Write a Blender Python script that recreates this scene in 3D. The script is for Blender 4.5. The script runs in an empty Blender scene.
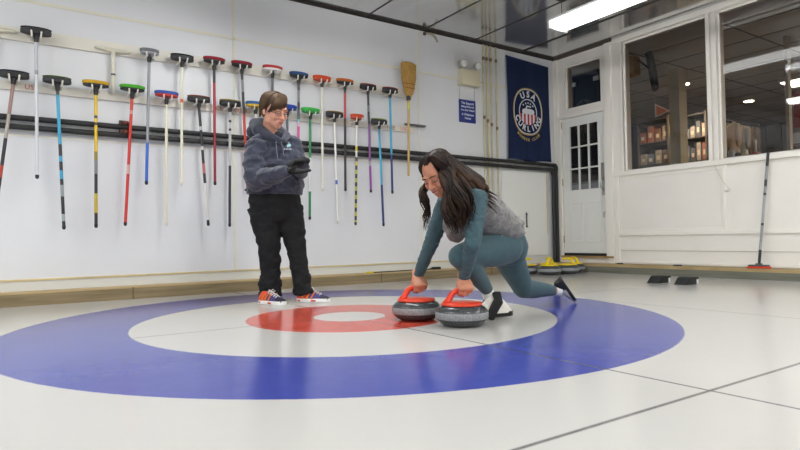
import bpy, bmesh, math, random
from mathutils import Vector, Matrix
from mathutils.bvhtree import BVHTree
from mathutils import noise as MN
def folds(c, f, a, st=(1, 1, 1.6)):
    p_ = V((c.x*st[0], c.y*st[1], c.z*st[2]))*f
    return V((MN.noise(p_), MN.noise(p_+V((7, 3, 1))), MN.noise(p_+V((2, 9, 5)))*.6))*a
random.seed(7)
SC = bpy.context.scene
COL = SC.collection
PI = math.pi
V = Vector
# ------------------------------------------------------------------ camera
F_PX = 581.83
YAW, PITCH, ROLL = 0.975381186, 0.023594327, -0.0169419627
CAM = V((-1.72842, -3.1139, 0.465743))
_f = V((math.cos(PITCH)*math.cos(YAW), math.cos(PITCH)*math.sin(YAW), math.sin(PITCH)))
_r = V((math.sin(YAW), -math.cos(YAW), 0)); _u = _r.cross(_f)
c_, s_ = math.cos(ROLL), math.sin(ROLL)
RT = c_*_r + s_*_u; UP = -s_*_r + c_*_u; FW = _f
cam = bpy.data.objects.new('camera', bpy.data.cameras.new('camera')); COL.objects.link(cam)
cam.data.sensor_width = 36; cam.data.lens = F_PX/800*36; cam.data.clip_start = 0.05
cam.matrix_world = Matrix.Translation(CAM) @ Matrix((RT, UP, -FW)).transposed().to_4x4()
SC.camera = cam
def rayd(x, y): return RT*((x-400)/F_PX) + UP*((225-y)/F_PX) + FW
def at(x, y, D): return CAM + rayd(x, y)*D
def onx(x, y, X): d = rayd(x, y); return CAM + d*((X-CAM.x)/d.x)
def ony(x, y, Y): d = rayd(x, y); return CAM + d*((Y-CAM.y)/d.y)
def onz(x, y, Z=0): d = rayd(x, y); return CAM + d*((Z-CAM.z)/d.z)

# ------------------------------------------------------------------ materials
def lin(c):
    if isinstance(c, str):
        c = [int(c[i:i+2], 16)/255 for i in (0, 2, 4)]
    return tuple((v/12.92 if v <= .04045 else ((v+.055)/1.055)**2.4) for v in c)+(1,)
_M = {}
def mat(name, color='888888', rough=.5, metal=0, noise=0, scale=20, color2=None, bump=0, bscale=60, emit=None, estr=0, sheen=0, trans=0, ior=1.45, stretch=None, spec=.5):
    if name in _M: return _M[name]
    m = bpy.data.materials.new(name); m.use_nodes = True; nt = m.node_tree
    b = nt.nodes['Principled BSDF']; L = nt.links
    b.inputs['Roughness'].default_value = rough; b.inputs['Metallic'].default_value = metal
    b.inputs['IOR'].default_value = ior; b.inputs['Specular IOR Level'].default_value = spec
    if sheen: b.inputs['Sheen Weight'].default_value = sheen; b.inputs['Sheen Roughness'].default_value = .5
    if trans: b.inputs['Transmission Weight'].default_value = trans
    if emit: b.inputs['Emission Color'].default_value = lin(emit); b.inputs['Emission Strength'].default_value = estr
    tc = nt.nodes.new('ShaderNodeTexCoord'); mp = nt.nodes.new('ShaderNodeMapping')
    L.new(tc.outputs['Object'], mp.inputs['Vector'])
    if stretch: mp.inputs['Scale'].default_value = stretch
    c1 = lin(color)
    if color2 is None:
        k = 1-noise; c2 = tuple(v*k for v in c1[:3])+(1,)
    else: c2 = lin(color2)
    if noise or color2:
        n = nt.nodes.new('ShaderNodeTexNoise'); n.inputs['Scale'].default_value = scale; n.inputs['Detail'].default_value = 4
        r = nt.nodes.new('ShaderNodeValToRGB'); r.color_ramp.elements[0].position = .35; r.color_ramp.elements[1].position = .65
        r.color_ramp.elements[0].color = c1; r.color_ramp.elements[1].color = c2
        L.new(mp.outputs[0], n.inputs['Vector']); L.new(n.outputs['Fac'], r.inputs[0]); L.new(r.outputs[0], b.inputs['Base Color'])
    else:
        b.inputs['Base Color'].default_value = c1
    if bump:
        n = nt.nodes.new('ShaderNodeTexNoise'); n.inputs['Scale'].default_value = bscale; n.inputs['Detail'].default_value = 3
        bp = nt.nodes.new('ShaderNodeBump'); bp.inputs['Strength'].default_value = bump; bp.inputs['Distance'].default_value = .01
        L.new(mp.outputs[0], n.inputs['Vector']); L.new(n.outputs['Fac'], bp.inputs['Height']); L.new(bp.outputs[0], b.inputs['Normal'])
    _M[name] = m
    return m
def plain(hexcol, rough=.45, metal=0):
    return mat('paint_%s_%d_%d' % (hexcol, rough*100, metal*100), hexcol, rough, metal)

# ------------------------------------------------------------------ object plumbing
def rootloc(p):
    while p is not None and p.parent is not None: p = p.parent
    return p.location.copy() if p is not None else V((0, 0, 0))
def link(o, parent=None):
    COL.objects.link(o)
    if parent is not None: o.parent = parent
    return o
def tag(o, label, cat, group=None):
    o['label'] = label; o['category'] = cat
    if group: o['group'] = group
    return o
def thing(name, label, cat, loc=(0, 0, 0), group=None):
    o = bpy.data.objects.new(name, None); o.empty_display_size = .1; o.location = V(loc)
    link(o); return tag(o, label, cat, group)
def struct(o):
    o['kind'] = 'structure'; return o

class MB:
    def __init__(self): self.bm = bmesh.new(); self.mats = []; self.mi = 0
    def m(self, material):
        if material not in self.mats: self.mats.append(material)
        self.mi = self.mats.index(material); return self
    def _paint(self, faces):
        for f in faces: f.material_index = self.mi
    def box(self, lo, hi, bev=0):
        lo, hi = V(lo), V(hi); c = (lo+hi)/2; s = hi-lo
        return self.obox(c, s, Matrix.Identity(3), bev)
    def obox(self, c, s, rot, bev=0):
        r = bmesh.ops.create_cube(self.bm, size=1)
        vs = r['verts']
        for v in vs: v.co = V((v.co.x*s[0], v.co.y*s[1], v.co.z*s[2]))
        fs = set(f for v in vs for f in v.link_faces)
        if bev:
            es = list(set(e for v in vs for e in v.link_edges))
            g = bmesh.ops.bevel(self.bm, geom=es, offset=bev, segments=2, affect='EDGES', profile=.6)
            fs = set(g['faces']) | set(f for f in fs if f.is_valid)
            vs = list(set(v for f in fs for v in f.verts))
            fs = set(f for v in vs for f in v.link_faces)
        for v in vs: v.co = rot @ v.co + V(c)
        self._paint(fs); return self
    def rings(self, rings, cap=True, closed=True):
        rv = [[self.bm.verts.new(p) for p in r] for r in rings]
        n = len(rv[0]); fs = []
        for a, b in zip(rv, rv[1:]):
            for i in range(n if closed else n-1):
                j = (i+1) % n
                fs.append(self.bm.faces.new((a[i], a[j], b[j], b[i])))
        if cap and closed:
            fs.append(self.bm.faces.new(rv[0][::-1])); fs.append(self.bm.faces.new(rv[-1]))
        self._paint(fs); return fs
    def loft(self, pts, radii, side=None, seg=14, round_ends=True):
        """tapered tube; radii entries are r or (a along side, b across)"""
        pts = [V(p) for p in pts]; rr = [(r, r) if not isinstance(r, (tuple, list)) else r for r in radii]
        n = len(pts); P = []; Rr = []; T = []
        tang = []
        for i in range(n):
            t = (pts[min(i+1, n-1)]-pts[max(i-1, 0)]); tang.append(t.normalized())
        if round_ends:
            for k in (90, 60, 30):
                a = math.radians(k); r = min(rr[0])
                P.append(pts[0]-tang[0]*r*math.sin(a)); c = max(math.cos(a), .05); Rr.append((rr[0][0]*c, rr[0][1]*c)); T.append(tang[0])
        for i in range(n): P.append(pts[i]); Rr.append(rr[i]); T.append(tang[i])
        if round_ends:
            for k in (30, 60, 90):
                a = math.radians(k); r = min(rr[-1])
                P.append(pts[-1]+tang[-1]*r*math.sin(a)); c = max(math.cos(a), .05); Rr.append((rr[-1][0]*c, rr[-1][1]*c)); T.append(tang[-1])
        s = V(side) if side is not None else None
        if s is None:
            s = V((0, 0, 1)) if abs(T[0].z) < .8 else V((1, 0, 0))
        rings = []
        for p, r, t in zip(P, Rr, T):
            a = (s - t*s.dot(t))
            if a.length < 1e-4: a = t.orthogonal()
            a.normalize(); b = t.cross(a)
            if side is None: s = a
            rings.append([p + a*(r[0]*math.cos(2*PI*k/seg)) + b*(r[1]*math.sin(2*PI*k/seg)) for k in range(seg)])
        return self.rings(rings)
    def cyl(self, a, b, r, seg=16): self.loft([a, b], [r, r], seg=seg, round_ends=False); return self
    def ell(self, c, r, rot=None, u=20, v=12):
        g = bmesh.ops.create_uvsphere(self.bm, u_segments=u, v_segments=v, radius=1)
        rot = rot or Matrix.Identity(3)
        for q in g['verts']: q.co = rot @ V((q.co.x*r[0], q.co.y*r[1], q.co.z*r[2])) + V(c)
        self._paint(set(f for q in g['verts'] for f in q.link_faces)); return self
    def lathe(self, c, prof, seg=48, axis=None):
        c = V(c)
        rings = [[c+V((r*math.cos(2*PI*k/seg), r*math.sin(2*PI*k/seg), z)) for k in range(seg)] for r, z in prof]
        self.rings(rings); return self
    def prism(self, poly, off):
        off = V(off)
        a = [V(p) for p in poly]
        self.rings([a, [p+off for p in a]]); return self
    def build(self, name, parent=None, smooth=True, angle=40):
        bmesh.ops.recalc_face_normals(self.bm, faces=self.bm.faces)
        me = bpy.data.meshes.new(name)
        rl = rootloc(parent)
        if parent is not None:
            for v in self.bm.verts: v.co -= rl
        self.bm.to_mesh(me); self.bm.free()
        for m in self.mats: me.materials.append(m)
        if smooth:
            me.polygons.foreach_set('use_smooth', [True]*len(me.polygons))
            try: me.set_sharp_from_angle(angle=math.radians(angle))
            except Exception: pass
        return link(bpy.data.objects.new(name, me), parent)
    def fuse(self, name, material, parent=None, voxel=.006, smooth=3, disp=None):
        """one continuous skin around everything in the builder"""
        bmesh.ops.recalc_face_normals(self.bm, faces=self.bm.faces)
        me = bpy.data.meshes.new('tmp'); self.bm.to_mesh(me); self.bm.free()
        o = bpy.data.objects.new('tmp', me); COL.objects.link(o)
        md = o.modifiers.new('r', 'REMESH'); md.mode = 'VOXEL'; md.voxel_size = voxel; md.adaptivity = 0
        if smooth:
            ms = o.modifiers.new('s', 'SMOOTH'); ms.factor = .5; ms.iterations = smooth
        dg = bpy.context.evaluated_depsgraph_get(); dg.update()
        m2 = bpy.data.meshes.new_from_object(o.evaluated_get(dg), depsgraph=dg)
        m2.name = name
        bpy.data.objects.remove(o); bpy.data.meshes.remove(me)
        rl = rootloc(parent) if parent is not None else V((0, 0, 0))
        if disp:
            for v in m2.vertices: v.co = disp(v.co)
        for v in m2.vertices: v.co -= rl
        m2.materials.clear(); m2.materials.append(material)
        m2.polygons.foreach_set('use_smooth', [True]*len(m2.polygons))
        return link(bpy.data.objects.new(name, m2), parent)

def text_mesh(name, s, size, M4, material, parent, depth=.002, align='CENTER', bold=0):
    cu = bpy.data.curves.new(name, 'FONT'); cu.body = s; cu.size = size; cu.align_x = align; cu.align_y = 'CENTER'
    cu.extrude = depth/2; cu.offset = bold; cu.resolution_u = 3
    o = bpy.data.objects.new(name, cu); COL.objects.link(o)
    dg = bpy.context.evaluated_depsgraph_get(); dg.update()
    me = bpy.data.meshes.new_from_object(o.evaluated_get(dg), depsgraph=dg); me.name = name
    bpy.data.objects.remove(o); bpy.data.curves.remove(cu)
    rl = rootloc(parent)
    me.transform(Matrix.Translation(-rl) @ M4)
    me.materials.clear(); me.materials.append(material)
    return link(bpy.data.objects.new(name, me), parent)

# ------------------------------------------------------------------ ice with painted house
def ice_material():
    m = bpy.data.materials.new('pebbled_ice_with_painted_rings'); m.use_nodes = True; nt = m.node_tree; L = nt.links
    b = nt.nodes['Principled BSDF']
    def N(t, **k):
        n = nt.nodes.new(t)
        for a, v in k.items(): setattr(n, a, v)
        return n
    def math_(op, a, b_=None, c=None, clamp=False):
        n = N('ShaderNodeMath', operation=op); n.use_clamp = clamp
        for i, v in enumerate((a, b_, c)):
            if v is None: continue
            if isinstance(v, (int, float)): n.inputs[i].default_value = v
            else: L.new(v, n.inputs[i])
        return n.outputs[0]
    geo = N('ShaderNodeTexCoord'); sep = N('ShaderNodeSeparateXYZ'); L.new(geo.outputs['Object'], sep.inputs[0])
    x, y = sep.outputs[0], sep.outputs[1]
    wob = N('ShaderNodeTexNoise'); wob.inputs['Scale'].default_value = 30; L.new(geo.outputs['Object'], wob.inputs['Vector'])
    r = math_('SQRT', math_('ADD', math_('MULTIPLY', x, x), math_('MULTIPLY', y, y)))
    r = math_('ADD', r, math_('MULTIPLY', math_('SUBTRACT', wob.outputs['Fac'], .5), .006))
    def step(v, e, w=.006): # 0 below e, 1 above
        return math_('ADD', math_('DIVIDE', math_('SUBTRACT', v, e), w), .5, clamp=True)
    def band(v, a, b2, w=.006): return math_('SUBTRACT', step(v, a, w), step(v, b2, w), clamp=True)
    def mix(fac, c1, c2):
        n = N('ShaderNodeMix', data_type='RGBA'); L.new(fac, n.inputs['Factor'])
        for i, c in ((6, c1), (7, c2)):
            if isinstance(c, tuple): n.inputs[i].default_value = c
            else: L.new(c, n.inputs[i])
        return n.outputs[2]
    big = N('ShaderNodeTexNoise'); big.inputs['Scale'].default_value = 1.3; big.inputs['Detail'].default_value = 4; L.new(geo.outputs['Object'], big.inputs['Vector'])
    mott = N('ShaderNodeTexNoise'); mott.inputs['Scale'].default_value = 14; mott.inputs['Detail'].default_value = 6; L.new(geo.outputs['Object'], mott.inputs['Vector'])
    white = mix(big.outputs['Fac'], lin('bfbdb8'), lin('b8b6b2'))
    blue = mix(mott.outputs['Fac'], lin('3b4492'), lin('454e9c'))
    red = mix(mott.outputs['Fac'], lin('b84436'), lin('c25444'))
    col = mix(band(r, .215, .61, .012), white, red)
    col = mix(band(r, 1.219, 1.829, .008), col, blue)
    # thin inlaid lines: tee line, centre line, back line, side line
    dash = N('ShaderNodeTexNoise'); dash.inputs['Scale'].default_value = 60; L.new(geo.outputs['Object'], dash.inputs['Vector'])
    def line(v, pos, w, alpha):
        d = math_('ABSOLUTE', math_('SUBTRACT', v, pos))
        k = math_('SUBTRACT', 1, step(d, w/2, w*.6), clamp=True)
        return math_('MULTIPLY', k, math_('MULTIPLY_ADD', dash.outputs['Fac'], alpha*.5, alpha*.75), clamp=True)
    notbutton = step(r, .215, .01)
    ln = math_('MULTIPLY', line(x, 0, .012, .8), notbutton); col = mix(ln, col, lin('4a4a55'))
    ln = math_('MULTIPLY', line(y, 0, .012, .75), notbutton); col = mix(ln, col, lin('4a4a55'))
    col = mix(line(x, 1.803, .014, .5), col, lin('6a6a6c'))
    col = mix(line(y, -2.187, .013, .8), col, lin('4a4a4c'))
    L.new(col, b.inputs['Base Color'])
    b.inputs['IOR'].default_value = 1.31
    ro = math_('MULTIPLY_ADD', big.outputs['Fac'], .08, .115); L.new(ro, b.inputs['Roughness'])
    n1 = N('ShaderNodeTexNoise'); n1.inputs['Scale'].default_value = 110; n1.inputs['Detail'].default_value = 2; L.new(geo.outputs['Object'], n1.inputs['Vector'])
    n2 = N('ShaderNodeTexNoise'); n2.inputs['Scale'].default_value = 9; n2.inputs['Detail'].default_value = 2; L.new(geo.outputs['Object'], n2.inputs['Vector'])
    h = math_('ADD', math_('MULTIPLY', n1.outputs['Fac'], .35), math_('MULTIPLY', n2.outputs['Fac'], .6))
    bp = N('ShaderNodeBump'); bp.inputs['Strength'].default_value = .055; bp.inputs['Distance'].default_value = .01
    L.new(h, bp.inputs['Height']); L.new(bp.outputs[0], b.inputs['Normal'])
    return m
WALLY, ENDX, CEIL = 2.35, 4.6, 2.93
BX, BY = -11.0, -12.5           # far ends of the rink behind the camera
q = MB().m(ice_material()); q.box((BX, BY, -.05), (4.44, 2.19, 0)); struct(q.build('floor', smooth=False))

# ------------------------------------------------------------------ walls
wallm = mat('white_insulated_panel', 'd9dadd', .38, noise=.05, scale=1.4, bump=.05, bscale=7, stretch=(1, 1, .25))
wallm2 = mat('cream_painted_board', 'ebe7e0', .5, noise=.03, scale=3)
creamtape = mat('cream_seam_tape', 'd9d6c6', .5)
yellowtape = mat('aged_yellow_batten', 'd6c391', .5, noise=.15, scale=12)
trimw = mat('cream_gloss_trim', 'ece8e0', .35)
q = MB().m(wallm); q.box((BX, WALLY, -.1), (ENDX+.15, WALLY+.12, CEIL+.1)); struct(q.build('wall_left', smooth=False))
q = MB().m(wallm); q.box((BX, BY-.12, -.1), (ENDX+.15, BY, CEIL+.1)); struct(q.build('wall_right', smooth=False))
q = MB().m(wallm); q.box((BX-.12, BY-.12, -.1), (BX, WALLY+.12, CEIL+.1)); struct(q.build('wall_back', smooth=False))
tn = [0]
def trim(m, boxes, bev=0):
    tn[0] += 1; q = MB().m(m)
    for lo, hi in boxes: q.box(lo, hi, bev)
    return struct(q.build('trim_%d' % tn[0], smooth=False))
# cream seam strips and yellowed battens on the broom wall
y0 = WALLY-.006
trim(creamtape, [((BX, y0, 2.40), (ENDX, WALLY, 2.425))])
trim(mat('pale_seam_tape', 'ece9dd', .5), [((BX, y0+.002, 1.325), (3.3, WALLY, 1.338))])
for X in (-4.5, -2.2, .078, 2.27):
    trim(creamtape, [((X-.011, y0, .2), (X+.011, WALLY, CEIL))])
trim(yellowtape, [((BX, WALLY-.012, .183), (3.6, WALLY, .197))])
trim(mat('pale_panel_foot', 'd2d2cc', .5), [((BX, WALLY-.004, .10), (ENDX, WALLY, .184))])
trim(mat('dark_ceiling_gap', '2e2722', .8, noise=.5, scale=9), [((BX, WALLY-.05, CEIL-.022), (ENDX, WALLY, CEIL))])
# lower timber kerb on the broom side, grey kerb at the end
kerbf = mat('weathered_brown_kerb', '8a7a5c', .7, noise=.3, scale=5, color2='75664b', stretch=(.4, 1, 6), bump=.2)
kerbt = mat('worn_tan_kerb_top', 'b39c72', .6, noise=.2, scale=4, color2='a18a60', stretch=(.5, 1, 1))
q = MB().m(kerbf); q.box((BX, 2.173, -.02), (4.42, 2.19, .092)); q.m(kerbt); q.box((BX, 2.173, .092), (4.42, WALLY, .104)); struct(q.build('baseboard_left', smooth=False))
for X in (-.85, 1.6, 3.2):
    trim(mat('kerb_joint', '5e503a', .8), [((X-.004, 2.170, 0), (X+.004, 2.18, .1))])
kg = mat('grey_green_kerb_face', '77766a', .7, noise=.3, scale=5, color2='65655a', stretch=(1, .4, 6))
q = MB().m(kg); q.box((4.42, BY, -.02), (4.44, WALLY, .075)); q.m(kerbt); q.box((4.425, BY, .075), (ENDX, WALLY, .108)); struct(q.build('baseboard_end', smooth=False))
q = MB().m(mat('kerb_nail', 'd8d2c0', .4))
# ------------------------------------------------------------------ end wall with openings (X = 4.6)
E0, E1 = ENDX, ENDX+.14
def wbox(q, ya, yb, za, zb, x0=E0, x1=E1, bev=0): q.box((x0, min(ya, yb), za), (x1, max(ya, yb), zb), bev)
q = MB().m(wallm2)
W2E = -1.35
wbox(q, WALLY, 2.26, 0, CEIL)                 # left of door
wbox(q, 2.26, 1.50, 0, .195)                  # under door
wbox(q, 2.26, 1.50, 2.07, 2.18)               # between door and transom
wbox(q, 2.26, 1.50, 2.77, CEIL)
wbox(q, 2.26, 2.145, 2.18, 2.77); wbox(q, 1.58, 1.50, 2.18, 2.77)
wbox(q, 1.50, 1.25, 0, CEIL)                  # between door and window
wbox(q, 1.25, BY, 0, 1.247)                   # below windows
wbox(q, 1.25, BY, 2.85, CEIL)
wbox(q, .205, .095, 1.247, 2.85)
wbox(q, W2E, BY, 1.247, 2.85)
struct(q.build('wall_end', smooth=False))
# casings and boards, each a trim
T = .022
def etrim(boxes, m=trimw, x=T, bev=.004):
    return trim(m, [((E0-x, min(a, b), c), (E0, max(a, b), d)) for a, b, c, d in boxes], bev)
etrim([(2.345, 2.275, .11, CEIL-.03)])                       # corner board
etrim([(2.275, 2.225, .2, 2.07)], x=.03); etrim([(1.53, 1.50, .2, 2.07)], x=.03)
etrim([(1.50, 1.405, .11, CEIL-.03)], x=.035)                # door casing right
etrim([(2.275, 1.50, 2.06, 2.11)], x=.03)
etrim([(1.405, 1.25, 1.19, CEIL-.03)], x=.015)
etrim([(1.405, BY, 2.855, 2.90)], x=.03)
etrim([(1.29, 1.25, 1.225, 2.86)], x=.03)
etrim([(.205, .165, 1.25, 2.855)], x=.03); etrim([(.135, .095, 1.25, 2.855)], x=.03)
etrim([(1.405, BY, 1.195, 1.25)], x=.035)                    # apron under the sill
etrim([(1.36, BY, .455, .50)], x=.02); etrim([(1.36, BY, .115, .145)], x=.02)
etrim([(1.40, 1.345, .115, 1.195)], x=.018); etrim([(.085, .045, .50, 1.195)], x=.012)
etrim([(1.36, BY, .270, .276)], m=mat('board_gap', 'bdb8ac', .7), x=.003)
etrim([(1.345, .085, .50, .53), (1.345, .085, 1.15, 1.195)], x=.01)
# ceiling: shiny sheets with dark joints
ceilm = mat('satin_metal_ceiling_sheet', 'e2e3e3', .13, metal=.85, noise=.1, scale=2, bump=.25, bscale=2.2, stretch=(2.5, .5, 1))
q = MB().m(ceilm); q.box((BX, BY, CEIL), (ENDX+.1, WALLY+.1, CEIL+.08)); struct(q.build('ceiling', smooth=False))
for X in (-2.4, -1.6, -.8, 0, .78, 1.57, 2.355, 3.115, 3.95):
    w = .018 if X == 3.95 else .006
    trim(mat('dark_ceiling_joint', '3b3a38', .6), [((X-w, BY, CEIL-.006), (X+w, WALLY-.05, CEIL))])
trim(mat('brown_beam_edge', '4a4038', .6), [((ENDX-.03, 1.4, CEIL-.03), (ENDX, WALLY, CEIL))])

# ------------------------------------------------------------------ door with nine panes
glass = mat('window_glass', 'f4f6f6', .02, trans=1, ior=1.45)
doorp = mat('white_door_paint', 'e2e3e0', .4)
def boxthing(q, boxes):
    for a, b, c, d, x0, x1 in boxes: q.box((x0, min(a, b), c), (x1, max(a, b), d), .003)
d1 = MB().m(doorp)
DY0, DY1, DZ0, DZ1 = 2.225, 1.53, .235, 2.06
gy0, gy1, gz0, gz1 = 2.11, 1.64, 1.07, 1.95
boxthing(d1, [(DY0, gy0, DZ0, DZ1, E0+.01, E0+.05), (gy1, DY1, DZ0, DZ1, E0+.01, E0+.05), (gy0, gy1, DZ0, gz0, E0+.01, E0+.05), (gy0, gy1, gz1, DZ1, E0+.01, E0+.05)])
for a, b in ((2.12, 1.91), (1.85, 1.64)):
    for (p, r2, s, t) in ((a, b, .38, .395), (a, b, .895, .91), (a, a-.015, .38, .91), (b+.015, b, .38, .91)):
        d1.box((E0+.003, min(p, r2), s), (E0+.011, max(p, r2), t), .002)
    d1.box((E0+.004, b+.04, .42), (E0+.011, a-.04, .87), .004)
door = struct(d1.build('door_1', smooth=False))
g = MB().m(doorp)
for k in (1, 2):
    yy = gy0+(gy1-gy0)*k/3; g.box((E0+.004, yy-.009, gz0), (E0+.03, yy+.009, gz1))
    zz = gz0+(gz1-gz0)*k/3; g.box((E0+.004, gy1, zz-.009), (E0+.03, gy0, zz+.009))
for a, b, c, d in ((gy0+.015, gy0-.008, gz0-.015, gz1+.015), (gy1+.008, gy1-.015, gz0-.015, gz1+.015), (gy0, gy1, gz0-.015, gz0+.008), (gy0, gy1, gz1-.008, gz1+.015)):
    g.box((E0+.003, min(a, b), c), (E0+.03, max(a, b), d))
g.build('glazing_bars', door, smooth=False)
g = MB().m(glass); g.box((E0+.026, gy1, gz0), (E0+.031, gy0, gz1)); g.build('glass_pane', door, smooth=False)
chrome = mat('brushed_steel', 'b9babb', .3, metal=1)
g = MB().m(chrome); g.box((E0+.002, 1.535, .98), (E0+.011, 1.605, 1.40), .003); g.build('push_plate', door, smooth=False)
g = MB().m(chrome); hp = [V((E0-.0, 1.575, 1.20)), V((E0-.04, 1.578, 1.18)), V((E0-.045, 1.58, 1.08)), V((E0-.0, 1.575, 1.04))]
g.loft(hp, [.009]*4); g.build('door_handle', door)
g = MB().m(chrome); g.loft([V((E0+.005, 1.565, .76)), V((E0-.02, 1.565, .76)), V((E0-.02, 1.565, .70))], [.008]*3); g.build('door_latch', door)
brass = mat('aged_brass_hinge', '9c8f72', .4, metal=.8)
for z in (1.98, 1.20, .42):
    g = MB().m(brass); g.cyl((E0-.006, 2.228, z-.05), (E0-.006, 2.228, z+.05), .008); g.box((E0-.002, 2.228, z-.05), (E0+.01, 2.25, z+.05)); g.build('hinge', door)
g = MB().m(plain('1a1a1b', .7)); g.box((E0-.004, DY1, .2), (E0+.04, DY0, .235)); g.build('door_sweep', door, smooth=False)
trim(mat('worn_wood_sill', 'a8865a', .6, noise=.2, scale=8), [((E0-.05, 1.42, .18), (E0+.02, 2.24, .2))])
# transom and the two office windows
def window(n, ya, yb, za, zb, fw=.018):
    q = MB().m(trimw)
    for a, b, c, d in ((ya, ya-fw, za, zb), (yb+fw, yb, za, zb), (ya, yb, za, za+fw), (ya, yb, zb-fw, zb)):
        q.box((E0+.02, min(a, b), c), (E0+.06, max(a, b), d))
    w = struct(q.build('window_%d' % n, smooth=False))
    g = MB().m(glass); g.box((E0+.038, yb+fw, za+fw), (E0+.044, ya-fw, zb-fw)); g.build('glass_pane', w, smooth=False)
    return w
window(1, 2.145, 1.58, 2.18, 2.77); window(2, 1.25, .205, 1.247, 2.85); window(3, .095, W2E, 1.247, 2.85)
# hatch door low in the broom wall
q = MB().m(mat('white_hatch_panel', 'e4e4e0', .4)); q.box((3.56, WALLY-.016, .21), (4.40, WALLY-.002, 1.33), .004); hd = struct(q.build('door_2', smooth=False))
q = MB().m(plain('4a4845', .5)); q.loft([ony(526.5, 213, WALLY-.03), ony(527, 227, WALLY-.03)], [.009, .009]); q.box(ony(526.5, 214, WALLY-.03), ony(527, 215, WALLY-.01)); q.box(ony(526.5, 226, WALLY-.03), ony(527, 227, WALLY-.01)); q.build('door_handle', hd)
trim(yellowtape, [((4.385, WALLY-.02, .5), (4.40, WALLY-.014, 1.33))])

# ------------------------------------------------------------------ office beyond the glass
OX0, OX1, OY0, OY1, OZ1 = E1, 12.5, -4.6, 4.6, 2.88
offw = mat('dim_brown_office_wall', '7a5f50', .8, noise=.3, scale=2, color2='57504b')
offd = mat('dark_office_wall', '3c3f45', .8, noise=.2, scale=2)
q = MB().m(offw); q.box((OX1, OY0, 0), (OX1+.1, OY1, OZ1)); struct(q.build('wall_office_back', smooth=False))
q = MB().m(offd); q.box((OX0, OY1, 0), (OX1, OY1+.1, OZ1)); struct(q.build('wall_office_left', smooth=False))
q = MB().m(mat('red_office_wall', '7a2a22', .8)); q.box((OX0, OY0-.1, 0), (OX1, OY0, OZ1)); struct(q.build('wall_office_right', smooth=False))
q = MB().m(mat('dark_office_carpet', '3a3532', .9)); q.box((OX0, OY0, .1), (OX1, OY1, .2)); struct(q.build('floor_office', smooth=False))
q = MB().m(mat('grey_ceiling_tile', 'c4c3bc', .8, noise=.06, scale=30)); q.box((OX0, OY0, OZ1), (OX1, OY1, OZ1+.08)); struct(q.build('ceiling_office', smooth=False))
gridm = mat('ceiling_grid_bar', '6f6e6a', .6)
trim(gridm, [((OX0+k*.61-.01, OY0, OZ1-.004), (OX0+k*.61+.01, OY1, OZ1)) for k in range(1, 13)])
trim(gridm, [((OX0, OY0+k*1.22-.01, OZ1-.005), (OX1, OY0+k*1.22+.01, OZ1)) for k in range(1, 8)])
q = MB().m(mat('beige_pillar', 'b8ad8f', .7)); a = onx(670, 140, 6.3); b = onx(680.5, 140, 6.3)
q.box((6.3, min(a.y, b.y), .2), (6.5, max(a.y, b.y), OZ1), .01); struct(q.build('trim_office_pillar', smooth=False))
q = MB().m(mat('pale_post', '8d8578', .7)); a = onx(786, 120, 6.2); b = onx(789.5, 120, 6.2)
q.box((6.2, min(a.y, b.y), .2), (6.28, max(a.y, b.y), OZ1)); struct(q.build('trim_office_post', smooth=False))
def board(px0, py0, px1, py1, X, hexc, label, nm='notice_board', cat='board', border='6b675f'):
    a, b = onx(px0, py0, X), onx(px1, py1, X)
    q = MB().m(plain(hexc, .7)); q.box((X, min(a.y, b.y), min(a.z, b.z)), (X+.03, max(a.y, b.y), max(a.z, b.z)))
    o = tag(q.build(nm, smooth=False), label, cat)
    q = MB().m(plain(border, .6))
    y0_, y1_, z0_, z1_ = min(a.y, b.y), max(a.y, b.y), min(a.z, b.z), max(a.z, b.z)
    for lo, hi in (((y0_, z0_), (y1_, z0_+.03)), ((y0_, z1_-.03), (y1_, z1_)), ((y0_, z0_), (y0_+.03, z1_)), ((y1_-.03, z0_), (y1_, z1_))):
        q.box((X-.012, lo[0], lo[1]), (X, hi[0], hi[1]))
    q.build('board_frame', o, smooth=False); return o
pst = board(572.5, 77, 600, 112, 5.4, '1d2c3c', 'dark blue poster clipped behind the pane above the door', 'hanging_poster', 'poster', '2b3a48')
for px, py in ((573.5, 85), (596, 78)):
    q = MB().m(plain('c9ccc8', .6)); c = onx(px, py, 5.37); q.box(c+V((-.01, -.045, -.03)), c+V((.015, .045, .03)), .003); q.build('clip', pst, smooth=False)
# television on a wall arm
tc_ = onx(651.5, 68, 5.35)
tv = thing('television', 'dark flat television on a wall arm seen edge-on behind the left office window', 'television', tc_-V((0, 0, .25)))
ty = V((.62, .78, 0)).normalized(); tvn = V((-.78, .62, -.12)).normalized()
rotm = Matrix((V((.80, -.60, 0)), V((.58, .78, -.15)).normalized(), V((-.1, .12, .98)).normalized())).transposed()
q = MB().m(plain('0f1012', .2)); q.obox(tc_, (.05, .13, .60), rotm, .01); q.build('screen', tv, smooth=False)
q = MB().m(plain('26282a', .3)); q.obox(tc_+rotm@V((.03, 0, 0)), (.03, .08, .34), rotm, .01); q.build('rear_casing', tv, smooth=False)
wb = onx(629, 60, 5.35)
q = MB().m(plain('1c1c1c', .4)); q.loft([tc_+V((0, .03, 0)), tc_.lerp(wb, .5)+V((0, 0, .04)), wb], [.014, .014, .014]); q.build('wall_arm', tv)
q = MB().m(mat('yellow_pine_block', 'c0924c', .6, noise=.2, scale=6)); q.box((5.25, min(onx(636, 60, 5.3).y, onx(623, 60, 5.3).y)+.0, onx(629, 76, 5.3).z), (5.4, onx(623, 60, 5.3).y, onx(629, 45, 5.3).z), .004)
tag(q.build('wooden_mounting_block', smooth=False), 'yellow pine block carrying the television arm', 'block')
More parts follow.
